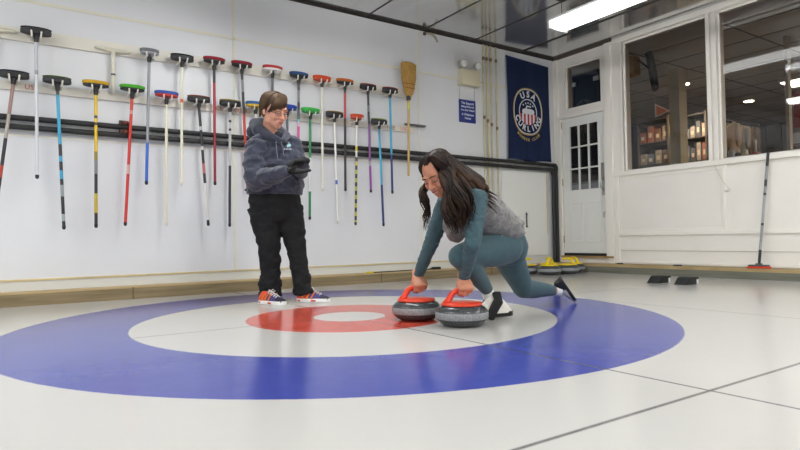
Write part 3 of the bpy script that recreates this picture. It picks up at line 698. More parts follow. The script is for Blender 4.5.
# ------------------------------------------------------------------ ceiling lights
lens_near = mat('fluorescent_lens_dimmer', 'ffffff', .4, emit='f9faf9', estr=3)
lens_far = mat('fluorescent_lens_bright', 'ffffff', .4, emit='f9faf9', estr=16)
def fixture(x, y0, y1, label, power=52, visible_parts=True):
    z = 2.63; w = .14
    t = thing('fluorescent_fixture', label, 'ceiling light', (x, (y0+y1)/2, z), 'fluorescent strip fixtures')
    q = MB().m(lens_near if power < 30 else lens_far)
    sect = [(-w, .05), (-w*.97, .008), (-w*.6, -.012), (0, -.018), (w*.6, -.012), (w*.97, .008), (w, .05)]
    q.rings([[V((x+a, yy, z+b)) for a, b in sect] for yy in (y0, y1)]); q.build('lens', t, smooth=False)
    q = MB().m(plain('d8d9da', .4)); q.box((x-w*.9, y0, z+.05), (x+w*.9, y1, z+.085), .004); q.build('housing', t, smooth=False)
    for ye in (y0, y1):
        q = MB().m(plain('c4c6c8', .4)); q.box((x-w-.003, ye-.012, z-.02), (x+w+.003, ye+.012, z+.066), .004); q.build('end_cap', t, smooth=False)
    for ye in (y0+.12, y1-.06):
        q = MB().m(plain('55504a', .5)); q.cyl((x, ye, z+.06), (x, ye, CEIL), .004, 8); q.build('hanger', t)
        q = MB().m(plain('2f2c2a', .5)); q.box((x-.05, ye-.03, CEIL-.02), (x+.05, ye+.03, CEIL-.001)); q.build('ceiling_clip', t, smooth=False)
fixture(3.05, -1.48, .94, 'long bright fluorescent strip fixture hanging near the office windows', 26)
for x, ya, yb in [(3.05, -4.4, -2.0)]+[(x, y, y+2.4) for x in (.1, -3.0, -6.2, -9.3) for y in (-1.15, -4.7)]+[(x, y, y+2.4) for x in (3.05, .1, -3.0, -6.2) for y in (-7.9, -11.2)]:  # side rows across the ice added out of view to light the broom wall
    fixture(x, ya, yb, 'fluorescent strip fixture over the ice outside the picture, side rows added for light')

# ------------------------------------------------------------------ curling stones
granite = mat('dark_polished_granite', '4d5052', .22, color2='2e3032', noise=.3, scale=120)
granite2 = mat('grey_polished_granite', '55585a', .25, color2='3a3d3f', noise=.3, scale=120)
bandm = mat('pale_ground_striking_band', '8f9294', .65, color2='77797b', noise=.2, scale=90)
def stone(c, rot, hexc, label, group, sc=.97):
    t = thing('curling_stone', label, 'curling stone', c, group)
    c = V(c)
    def prof(lst): return [(r*sc, z*sc) for r, z in lst]
    q = MB().m(granite); q.lathe(c, prof([(.062, .001), (.07, 0), (.10, .004), (.125, .019), (.138, .034), (.1435, .044), (.1435, .076), (.138, .088), (.125, .103), (.105, .113), (.09, .1155), (.02, .116)]), 64); q.build('granite_body', t, angle=60)
    q = MB().m(bandm); q.lathe(c, prof([(.1430, .042), (.1452, .045), (.1457, .060), (.1452, .075), (.1430, .078)]), 64); q.build('striking_band', t)
    pm = mat('handle_plastic_'+hexc, hexc, .3)
    q = MB().m(pm); q.lathe(c, prof([(.112, .1135), (.113, .120), (.108, .126), (.06, .131), (.02, .132)]), 48); h = q.build('handle_cap', t, angle=50)
    Rz = Matrix.Rotation(rot, 3, 'Z')
    L = [(-.088, .126), (-.074, .136), (-.064, .155), (-.052, .174), (-.032, .189), (.004, .194), (.030, .192), (.054, .188)]
    rr = [(.034, .016), (.028, .017), (.021, .017), (.018, .016), (.017, .015), (.0165, .014), (.0165, .014), (.0155, .012)]
    q = MB().m(pm); q.loft([c+Rz@V((a*sc, 0, z*sc)) for a, z in L], [(a, b) for a, b in rr], side=Rz@V((0, 1, 0)), seg=16); q.build('handle', t, angle=70)
    return t
ROT = math.atan2(RT.y, RT.x)
SR = V((.277, -.725, 0)); SL = V((.225, -.385, 0))
stone(SR, ROT+.12, 'd23a1c', 'red handled curling stone in front, under the crouching person near hand', 'stones being held')
stone(SL, ROT+.25, 'd23a1c', 'red handled curling stone further left, under the crouching person far hand', 'stones being held')
for (x, y, r0, l) in ((3.64, 2.0, .5, 'yellow handled stone at the left end of the row in the corner'), (3.70, 1.70, .9, 'yellow handled stone in front of the row, second from the left'), (4.03, 2.0, 1.9, 'yellow handled stone at the back of the row near the pipes'), (3.99, 1.67, 2.6, 'yellow handled stone in front of the row, second from the right'), (4.265, 1.80, 2.0, 'yellow handled stone at the right end of the row below the door')):
    stone((x, y, 0), ROT+r0, 'e6c812', l, 'stones parked in the corner')

# ------------------------------------------------------------------ hacks and loose items
rub = mat('black_rubber_hack', '1d1f20', .6, bump=.3, bscale=80)
for Yh, l in ((.145, 'left black rubber hack set in the ice'), (-.13, 'right black rubber hack set in the ice')):
    X0 = 3.36
    t = thing('curling_hack', l, 'hack', (X0+.12, Yh, 0), 'pair of hacks')
    pr = [(0, .001), (.02, .006), (.075, .056), (.10, .068), (.21, .066), (.235, .058), (.225, .05), (.185, .044), (.185, .001)]
    q = MB().m(rub); w = .06
    q.rings([[V((X0+a, Yh+s*w, b)) for a, b in pr] for s in (-1, -.94, .94, 1)]); q.build('rubber_foothold', t, smooth=False)
    q = MB().m(plain('d2d4d2', .5)); q.box((X0+.188, Yh-.05, .0005), (X0+.235, Yh+.05, .042), .003); q.build('metal_bracket', t, smooth=False)
for px, py, l, rr in ((677.5, 265.2, 'dark slider disc lying on the end kerb behind the hacks', .05), (620, 265.3, 'dark slider disc lying on the end kerb below the door', .04)):
    p_ = onz(px, py, .108); p_.x = min(max(p_.x, 4.50), 4.545); 
    q = MB().m(plain('35383c', .5)); q.lathe(V((4.515, onx(px, py, 4.515).y, .1085)), [(rr, 0), (rr, .01), (rr*.85, .014), (.01, .015)], 28); o = q.build('slider_disc'); tag(o, l, 'slider')
# leaning broom
t = thing('curling_broom', 'red headed broom standing upright against the end wall, right of the hacks', 'broom', (4.49, -.33, .109))
A = V((4.495, -.305, .15)); B = V((4.565, -.390, 1.26))
q = MB()
for a, b, c in ((0, .13, S1), (.13, .2, '9a9c9e'), (.2, .35, '8b8d8f'), (.35, .37, S1), (.37, .62, '9c9ea0'), (.62, .64, S1), (.64, .70, '8c8e90'), (.70, .76, S1), (.76, .88, '8f9192'), (.88, 1, '151517')):
    q.m(plain(c, .35)); q.cyl(A.lerp(B, a), A.lerp(B, b), .013, 12)
q.build('shaft', t)
hm = Matrix.Rotation(-1.25, 3, 'Z')
q = MB().m(plain('4a4b4e', .5)); q.obox(V((4.50, -.30, .137)), (.185, .055, .018), hm, .007); q.obox(V((4.50, -.30, .15)), (.06, .035, .02), hm, .005); h = q.build('brush_head', t)
q = MB().m(plain('cf3b26', .8)); q.obox(V((4.50, -.30, .119)), (.205, .07, .02), hm, .008); q.build('brush_pad', h)
# stick and small box on the broom-side kerb
t = thing('measuring_stick', 'thin dark stick with a yellow tip lying on the kerb behind the stones', 'stick', (1.9, 2.25, .104))
q = MB().m(plain('34342f', .5)); q.cyl((1.50, 2.21, .111), (2.35, 2.25, .111), .006, 8); q.build('rod', t)
q = MB().m(plain('d8c21c', .5)); q.loft([V((1.44, 2.207, .113)), V((1.52, 2.211, .113))], [.009, .009]); q.build('tip', t)
q = MB().m(plain('1b1b1c', .5)); q.box((2.34, 2.205, .105), (2.44, 2.26, .135), .008); q.loft([V((2.34, 2.23, .118)), V((2.30, 2.225, .115))], [.008, .008]); tag(q.build('rubber_grip'), 'small black rubber block on the kerb behind the crouching person arm', 'block')
# white cable below office window
q = MB().m(plain('cfccc2', .5)); pts = [onx(x, y, E0-.02) for x, y in ((711, 150), (713, 160), (716, 169), (721, 178), (727, 186), (731, 190))]
q.loft(pts, [.0035]*6, seg=8); q.ell(onx(727, 190.5, E0-.02), (.012, .03, .012)); tag(q.build('electrical_cable'), 'thin white cord hanging below the office window post', 'cord')

# ================================================================== people
SKIN1 = mat('fair_skin', 'dba68c', .5, noise=.08, scale=30, color2='d09580')
SKIN2 = mat('warm_skin', 'bd8468', .5, noise=.08, scale=30, color2='b4785c')
for m_ in (SKIN1, SKIN2):
    b_ = m_.node_tree.nodes['Principled BSDF']; b_.inputs['Subsurface Weight'].default_value = .12; b_.inputs['Subsurface Scale'].default_value = .02; b_.inputs['Subsurface Radius'].default_value = (1, .4, .25)

def head_frame(center, fwd, up, scale=1):
    f = V(fwd).normalized(); u = V(up); u = (u-f*u.dot(f)).normalized(); x = f.cross(u)
    R3 = Matrix((x, f, u)).transposed()
    return lambda p: V(center)+R3@(V(p)*scale), R3
def head_mass(q, H, R3, k=1):
    def E(c, r, rot=None): q.ell(H(c), (r[0]*k, r[1]*k, r[2]*k), R3 @ (rot or Matrix.Identity(3)), 24, 16)
    E((0, -.012, .035), (.077, .096, .088)); E((0, .022, .0), (.068, .068, .085)); E((0, .025, -.05), (.056, .062, .052))
    E((0, .066, -.088), (.024, .022, .020)); E((0, .05, -.06), (.042, .042, .045))
    for s in (-1, 1):
        E((s*.036, .055, -.018), (.032, .034, .032)); E((s*.077, -.008, .0), (.010, .019, .031), Matrix.Rotation(s*.3, 3, 'Z')); E((s*.047, .0, -.055), (.018, .04, .03))
        E((s*.028, .079, .034), (.026, .016, .010)); E((s*.013, .102, -.024), (.009, .011, .008))
    for s in (-1, 1): E((s*.030, .0805, .0145), (.0165, .0125, .0095))
    q.loft([H((0, .088, .022)), H((0, .104, -.004)), H((0, .112, -.022))], [.008*k, .0095*k, .012*k], seg=12)
    E((0, .088, -.052), (.024, .014, .016))
def face_parts(H, R3, k, parent, lipc, browc, smile=0, iris='4a3524'):
    q = MB()
    for s in (-1, 1):
        q.m(plain('e9e2dc', .3)); q.ell(H((s*.030, .0805, .009)), (.014*k, .0105*k, .007*k), R3, 14, 10)
        q.m(plain(iris, .2)); q.ell(H((s*.030, .0890, .0060)), (.0055*k, .003*k, .0055*k), R3, 10, 8)
    q.build('eyes', parent)
    q = MB().m(plain('2a1d18', .6))
    for s in (-1, 1):
        q.loft([H((s*.016, .091, .0075)), H((s*.030, .0945, .0065)), H((s*.045, .084, .0085))], [.0020*k]*3, seg=6)
    q.build('eyelashes', parent)
    q = MB().m(mat('brow_'+browc, browc, .8))
    for s in (-1, 1):
        q.loft([H((s*.012, .097, .034)), H((s*.030, .098, .041)), H((s*.050, .083, .036))], [.0028*k, .0040*k, .0022*k], seg=6)
    q.build('eyebrows', parent)
    q = MB().m(mat('lips_'+lipc, lipc, .4)); e = .006*smile
    q.loft([H((-.024, .090, -.052+e)), H((-.010, .1015, -.050)), H((0, .103, -.052)), H((.010, .1015, -.050)), H((.024, .090, -.052+e))], [.002*k, .005*k, .0045*k, .005*k, .002*k], seg=8)
    q.loft([H((-.022, .090, -.056+e)), H((0, .101, -.061)), H((.022, .090, -.056+e))], [.002*k, .006*k, .002*k], seg=8)
    q.build('lips', parent)
    if smile:
        q = MB().m(plain('f0ece6', .3)); q.loft([H((-.017, .096, -.054)), H((0, .1045, -.0555)), H((.017, .096, -.054))], [.002*k, .0035*k, .002*k], seg=8); q.build('teeth', parent)

def hand_mass(q, wrist, d, n, thumb_side, k=1, curl=(.2, .25, .2), spread=.06, thumb=None, fat=1):
    """wrist point, d wrist->fingers, n palm normal (direction the palm faces), thumb_side vector"""
    d = V(d).normalized(); n = V(n); n = (n-d*n.dot(d)).normalized(); s = d.cross(n); 
    if s.dot(V(thumb_side)) < 0: s = -s
    W = V(wrist)
    q.loft([W-d*.02*k, W+d*.01*k, W+d*.045*k, W+d*.085*k], [(.027*k*fat, .020*k*fat), (.028*k*fat, .019*k*fat), (.038*k*fat, .017*k*fat), (.040*k*fat, .013*k*fat)], side=s, seg=16)
    lens_ = [.072, .082, .076, .060]; 
    for i in range(4):
        off = (1.5-i)*.0195*k
        base = W + d*(.083-.004*abs(i-1.2))*k + s*off
        p_ = base - d*.02*k; pts = [p_, base]; ang = 0; dd = (d + s*spread*(1.5-i)*.6).normalized()
        L3 = [lens_[i]*.45, lens_[i]*.31, lens_[i]*.24]; cur = base
        for j in range(3):
            ang += curl[j]*(1+.06*i)
            v_ = (dd*math.cos(ang) + n*math.sin(ang)).normalized(); cur = cur+v_*L3[j]*k; pts.append(cur)
        r = (.0088-.0006*(i == 3))*k*fat
        q.loft(pts, [r*1.05, r*1.08, r, r*.94, r*.84], side=s, seg=12)
    tb = W+d*.025*k+s*.024*k; th = thumb or (.55, .75, .25)
    v1 = (d*th[0]+s*th[1]+n*th[2]).normalized(); v2 = (d*(th[0]+.35)+s*th[1]*.35+n*(th[2]+.25)).normalized()
    q.loft([W+d*.015*k+s*.01*k, tb, tb+v1*.034*k, tb+v1*.034*k+v2*.030*k], [.014*k*fat, .0135*k*fat, .0108*k*fat, .009*k*fat], seg=12)

def sneaker(parent, pos, toe, up, L=.265, upper='5a4a8a', heel='e2622a', sole='e9e8e6', toec='2c2a3c', lace='e8e6e4', sockc=None, name='sneaker', outs='e9e8e6', hk=1, prof=None):
    """pos: centre of the outsole; toe/up directions"""
    T_ = V(toe).normalized(); U_ = V(up); U_ = (U_-T_*U_.dot(T_)).normalized(); X_ = T_.cross(U_); R3 = Matrix((X_, T_, U_)).transposed(); k = L/.265
    G = lambda x, y, z: V(pos)+R3@(V((x, y, z))*k)
    prof = prof or [(-.130, .014, .035), (-.124, .026, .075), (-.105, .034, .092), (-.07, .036, .094), (-.035, .036, .088), (0, .039, .078), (.035, .043, .064), (.07, .046, .052), (.10, .043, .043), (.122, .032, .036), (.133, .014, .026)]
    def ring(y, w, h, z0=.020, ex=1.0, n=18):
        pts = []
        for i in range(n+1):
            a = PI*i/n; pts.append(G(w*ex*math.cos(a), y, z0+(h*hk-z0)*max(math.sin(a), 0)**.8))
        return pts
    q = MB()
    um, hmm, tm = mat('shoe_upper_'+upper, upper, .7, noise=.15, scale=40), plain(heel, .6), plain(toec, .6)
    rs = [ring(*p_) for p_ in prof]
    for i in range(len(rs)-1):
        q.m(hmm if prof[i][0] < -.06 else (tm if prof[i][0] > .065 else um)); q.rings([rs[i], rs[i+1]], cap=False)
    q.m(hmm)
    bmesh.ops.remove_doubles(q.bm, verts=q.bm.verts, dist=.0002)
    sh = q.build(name, parent)
    q = MB().m(plain(outs, .6))
    so = [(-.134, .012), (-.128, .026), (-.10, .037), (-.05, .037), (0, .038), (.05, .047), (.09, .046), (.118, .034), (.136, .012)]
    loop = [(w, y) for y, w in so]+[(-w, y) for y, w in reversed(so)]
    q.rings([[G(x*.97, y, .0) for x, y in loop], [G(x*1.03, y, .006) for x, y in loop], [G(x*1.04, y, .02) for x, y in loop], [G(x, y, .027) for x, y in loop]]); q.build('sole', sh, angle=50)
    q = MB().m(plain(lace, .7))
    for j in range(5):
        y = .058-.02*j; z = (.062+.0075*j)*hk
        q.loft([G(-.022, y, z-.008), G(0, y+.004, z+.006), G(.022, y, z-.008)], [.0035*k]*3, seg=6)
    for s in (-1, 1): q.loft([G(0, -.022, .092), G(s*.018, -.012, .108), G(s*.034, -.006, .094), G(s*.012, -.016, .09)], [.003*k]*4, seg=6)
    q.build('laces', sh)
    return sh, G

def lock(q, pts, r0, waves=0, amp=0, ph=0, n=16, seg=6, flat=.6, rng=random):
    """a hair lock swept along a smooth path"""
    P = [V(p) for p in pts]
    def cr(t):
        m_ = len(P)-1; f = min(int(t*m_), m_-1); u = t*m_-f
        p0, p1, p2, p3 = P[max(f-1, 0)], P[f], P[f+1], P[min(f+2, m_)]
        return .5*((2*p1)+(p2-p0)*u+(2*p0-5*p1+4*p2-p3)*u*u+(3*p1-p0-3*p2+p3)*u**3)
    path = []; L = sum((b-a).length for a, b in zip(P, P[1:]))
    for i in range(n+1):
        t = i/n; c = cr(t)
        if waves:
            k = max(0, min(1, (t-.28)*2.2))*amp
            c = c + RT*(math.cos(2*PI*waves*t+ph)*k) + FW*(math.sin(2*PI*waves*t+ph)*k*.8)
        path.append(c)
    rad = [r0*(.55+.9*math.sin(PI*min(1, (i/n)*.9+.12))**.7)*(1 if i < n*.75 else max(.12, 1-(i/n-.75)*3.6)) for i in range(n+1)]
    q.loft(path, [(r, r*flat) for r in rad], seg=seg, round_ends=False)
def hairmat(name, c1, c2, c3, scale=9):
    m = mat(name, c1, .65, spec=.3, color2=c2, noise=.3, scale=scale)
    return m

# ---------------------------------------------------------------- standing person
def standing():
    fac = (RT*.62-FW*.78); fac.z = 0; fac.normalize()
    lft = (RT*.78+FW*.62); lft.z = 0; lft.normalize()      # the person's left
    t = thing('person', 'person standing in navy hoodie and black trousers, black gloves clasped', 'person', (.10, 1.03, 0))
    D = 4.46; hk_ = 1.05
    # joints
    nk = at(270.5, 133, D-.02); hc = at(274.5, 112.0, D-.10)
    shR, elR, wrR = at(256, 147, D-.13), at(257, 180, D-.23), at(286, 171.5, D-.42)
    shL, elL, wrL = at(291, 145, D+.06), at(299, 172, D-.02), at(303, 164, D-.27)
    hipR, knR, anR = at(264, 208, D-.03), at(269.5, 246, D-.05), at(270.5, 295, D-.02)
    hipL, knL, anL = at(288, 208, D+.04), at(297, 250, D-.0), at(304, 294, D-.05)
    # head: look down and to the right
    H, R3 = head_frame(hc, RT*.70-FW*.62-UP*.36, UP*.93+RT*.14-FW*.2, hk_)
    q = MB(); head_mass(q, H, R3, hk_)
    q.loft([H((0, -.02, -.03)), H((0, -.03, -.09)), nk, nk-UP*.06], [.054, .052, .056, .07], seg=18)
    q.loft([at(273, 138, D), at(274, 160, D), at(275, 185, D), at(275, 203, D)], [(.09, .06), (.15, .11), (.17, .13), (.16, .12)], side=lft, seg=24)
    for a, b, c in ((shR, elR, wrR), (shL, elL, wrL)):
        q.loft([a, a.lerp(b, .5), b], [.05, .045, .038], seg=14); q.loft([b, b.lerp(c, .4), c], [.038, .036, .026], seg=14)
    for a, b, c in ((hipR, knR, anR), (hipL, knL, anL)):
        q.loft([a+UP*.02, a.lerp(b, .5), b], [.085, .075, .055], seg=16); q.loft([b, b.lerp(c, .35), c], [.052, .055, .035], seg=16)
    for w_, s_ in ((wrR, 1), (wrL, -1)): q.loft([w_, w_+RT*.03*s_], [.024, .022])
    q.fuse('body', SKIN1, t, .006, 2)
    face_parts(H, R3, hk_, t, 'b5675c', '7a5a3e', 0, '5a6a74')
    # hair: short, swept across the forehead
    hm_ = hairmat('short_brown_hair', '3c2b1e', '54402c', None, 14)
    q = MB().m(hm_); rg = random.Random(11)
    q.ell(H((0, -.024, .046)), (.087, .098, .092), R3, 28, 18)
    q.ell(H((0, -.055, .0)), (.076, .058, .074), R3, 24, 14)
    for i in range(120):   # crown to the sides and nape
        a = rg.uniform(-2.75, 2.75); part = H((-.02, -.02, .134)); s = math.sin(a); c = -math.cos(a)
        if c > .35: continue
        low = -.055 if abs(a) < 1.2 else .0
        q_pts = [H((-.015+.012*s, -.03+.02*c, .132)), H((.062*s, -.024+.072*c, .108)), H((.086*s, -.024+.098*c, .055)), H((.083*s, -.022+.094*c, low+rg.uniform(-.015, .02)))]
        lock(q, q_pts, .011, n=10, seg=6)
    for i in range(90):    # fringe swept from the person's right to left
        u = rg.random(); v = rg.random()
        x1 = -.055+.13*u
        q_pts = [H((-.035+.03*u, .0+.03*v, .130)), H((-.03+.07*u, .06+.01*v, .118-.02*u)), H((x1*.8+.02, .097-.02*abs(x1)*8, .082-.020*u)), H((x1+.022, .094-.6*max(0, x1)-.2*abs(min(0, x1)), .060-.060*u+rg.uniform(-.006, .012)))]
        lock(q, q_pts, .0095, n=10, seg=6)
    for i in range(26):    # long side of the fringe
        u = rg.random()
        q_pts = [H((.0, .03, .128)), H((.055, .07, .105)), H((.078, .066, .055)), H((.082, .052+.015*u, -.012+.03*u))]
        lock(q, q_pts, .008, n=10)
    q.build('hair', t)
    # glasses
    q = MB().m(plain('2e2a2a', .3))
    for s in (-1, 1):
        ring = [H((s*.034+.022*math.cos(a), .100-.012*abs(math.cos(a)+s*.4 if s*math.cos(a) > 0 else 0)*.6, .008+.016*math.sin(a))) for a in [2*PI*i/16 for i in range(17)]]
        q.loft(ring, [.0018]*17, seg=6, round_ends=False)
        q.loft([H((s*.056, .094, .012)), H((s*.074, .06, .012)), H((s*.082, .0, .008))], [.002]*3, seg=6)
    q.loft([H((-.012, .101, .010)), H((0, .106, .013)), H((.012, .101, .010))], [.0013]*3, seg=6); q.build('glasses', t)
    # hoodie
    hood = mat('navy_heather_fleece', '343748', .95, color2='282c3a', noise=.3, scale=55, bump=.3, bscale=25, sheen=.3)
    q = MB()
    q.loft([at(270, 136.5, D-.01), at(270.5, 143, D), at(273, 155, D-.01), at(274.5, 170, D-.01), at(275, 183, D-.01), at(275, 191.5, D)],
           [(.14, .085), (.19, .12), (.20, .15), (.212, .18), (.225, .195), (.215, .185)], side=lft, seg=36, round_ends=False)
    q.loft([at(268, 138, D-.04), shR, shR.lerp(elR, .5)-RT*.015, elR-RT*.01-UP*.01], [.06, .085, .080, .074], seg=20)
    q.loft([elR-RT*.01-UP*.01, elR.lerp(wrR, .35), elR.lerp(wrR, .75), wrR-RT*.01], [.074, .070, .058, .044], seg=20)
    q.loft([at(277, 138, D), shL, shL.lerp(elL, .5), elL], [.06, .082, .074, .066], seg=20)
    q.loft([elL, elL.lerp(wrL, .4), wrL], [.066, .058, .045], seg=20)
    def wrinkle(c):
        return c + folds(c, 13, .020) + folds(c, 30, .006)
    q.fuse('hoodie', hood, t, .008, 4, wrinkle)
    q = MB()                        # rolled hood behind and around the neck
    ringp = [at(281, 141, D-.14), at(270, 137, D-.13), at(259, 130, D-.06), at(255.5, 125, D+.04), at(264, 125, D+.13), at(279, 130, D+.10), at(287, 136, D-.02), at(283, 141, D-.13)]
    q.loft(ringp, [.020, .036, .050, .056, .056, .040, .032, .020], seg=16)
    q.loft([at(254, 132, D+.02), at(262, 138, D+.06)], [.06, .07]); q.fuse('hood', hood, t, .008, 4)
    q = MB().m(hood); q.loft([at(275, 190, D), at(275, 194.5, D)], [(.219, .189), (.216, .186)], side=lft, seg=36, round_ends=False); q.build('waistband', t)
    q = MB().m(plain('5c6376', .8))
    for a, b, c in (((276, 141), (276.5, 150), (278, 160)), ((281, 142), (283, 148), (284, 156))):
        q.loft([at(*a, D-.175), at(*b, D-.20), at(*c, D-.215)], [.0035]*3, seg=6)
    q.build('drawstring', t)
    # trousers
    tr = mat('black_trouser_cloth', '101114', .9, noise=.3, scale=12, bump=.4, bscale=14)
    q = MB()
    q.loft([at(275, 191, D), at(275, 203, D), at(275, 212, D)], [(.20, .165), (.205, .165), (.18, .14)], side=lft, seg=30)
    q.loft([hipR, hipR.lerp(knR, .5)-RT*.005, knR, knR.lerp(anR, .5), anR-UP*.012], [.122, .104, .084, .080, .084], seg=24, round_ends=False)
    q.loft([hipL, hipL.lerp(knL, .5), knL, knL.lerp(anL, .5), anL-UP*.006], [.118, .098, .074, .066, .074], seg=24, round_ends=False)
    def wr2(c):
        k = max(0, 1-c.z/.42); return c + folds(c, 11, .012+.012*k) + folds(c, 30, .004+.006*k)
    q.fuse('trousers', tr, t, .008, 3, wr2)
    # gloves
    gl = mat('black_knit_glove', '141516', .8, bump=.3, bscale=90)
    q = MB(); hand_mass(q, wrR+RT*.005+UP*.003, RT*.95-FW*.05-UP*.03, UP*.9-FW*.2, UP*.3-FW*1, 1.02, (.05, .08, .1), .03, (.7, .45, .55), 1.2)
    q.loft([wrR-RT*.012-UP*.002, wrR+RT*.01], [.034, .032]); q.fuse('glove', gl, t, .0045, 1)
    w2 = at(304, 161, D-.30)
    q = MB(); hand_mass(q, w2, -RT*.70-FW*.55-UP*.12, -UP*.9+RT*.1, FW*1+RT*.2, 1.02, (.25, .35, .3), .03, (.6, .6, .4), 1.2)
    q.loft([wrL, w2], [.036, .034]); q.fuse('glove', gl, t, .0045, 1)
    # shoes
    c1 = onz(272.5, 304.2); c2 = onz(313.5, 301.8); c1.z = c2.z = .001
    d1 = RT*.80-FW*.60; d1.z = 0; d2 = RT*.97-FW*.22; d2.z = 0
    for c, d in ((c1+d1.normalized()*.0, d1), (c2, d2)):
        sh, G = sneaker(t, c, d, (0, 0, 1), .262, '4a3f78', 'd9502c', toec='2b2838')
        q = MB().m(plain('e8822c', .6))
        for s in (-1, 1):
            for j in range(3): q.loft([G(s*.041, -.075+.035*j, .03), G(s*.037, -.055+.035*j, .062), G(s*.026, -.04+.03*j, .078)], [.006, .005, .004], seg=6)
        q.build('side_stripes', sh)
        q = MB().m(plain('c8302a', .6)); q.loft([G(-.034, -.10, .012), G(0, -.137, .014), G(.034, -.10, .012)], [.009]*3, seg=8)
        q.loft([G(.042, .0, .012), G(.045, .03, .012)], [.006, .006], seg=8); q.build('sole_accent', sh)
    return t
coach = standing()
# chest emblem laid on the hoodie surface
def decal(px_polys, target_name, root, material, name, off=.003):
    tgt = [o for o in root.children if o.name.split('.')[0] == target_name][0]
    bvh = BVHTree.FromObject(tgt, bpy.context.evaluated_depsgraph_get()); loc = root.location
    q = MB().m(material)
    for poly in px_polys:
        top = []
        for (x, y) in poly:
            d = rayd(x, y).normalized(); hit = bvh.ray_cast(CAM-loc, d)
            if hit[0] is None: top = None; break
            top.append(hit[0]+loc-d*off)
        if top: q.rings([top, [p_+d*(off*.9) for p_ in top]])
    return q.build(name, root, smooth=False)
bpy.context.view_layer.update()
decal([[(285.4, 140.8), (288.2, 142.6), (291.4, 145.0), (291.0, 146.6), (287.2, 147.2)]], 'hoodie', coach, plain('9cc4cc', .7), 'chest_emblem')
decal([[(284+i*1.6, 148.6+.25*(i % 2)), (285.1+i*1.6, 148.5), (285.1+i*1.6, 149.6), (284+i*1.6, 149.7)] for i in range(5)], 'hoodie', coach, plain('a9b2bd', .7), 'emblem_lettering')

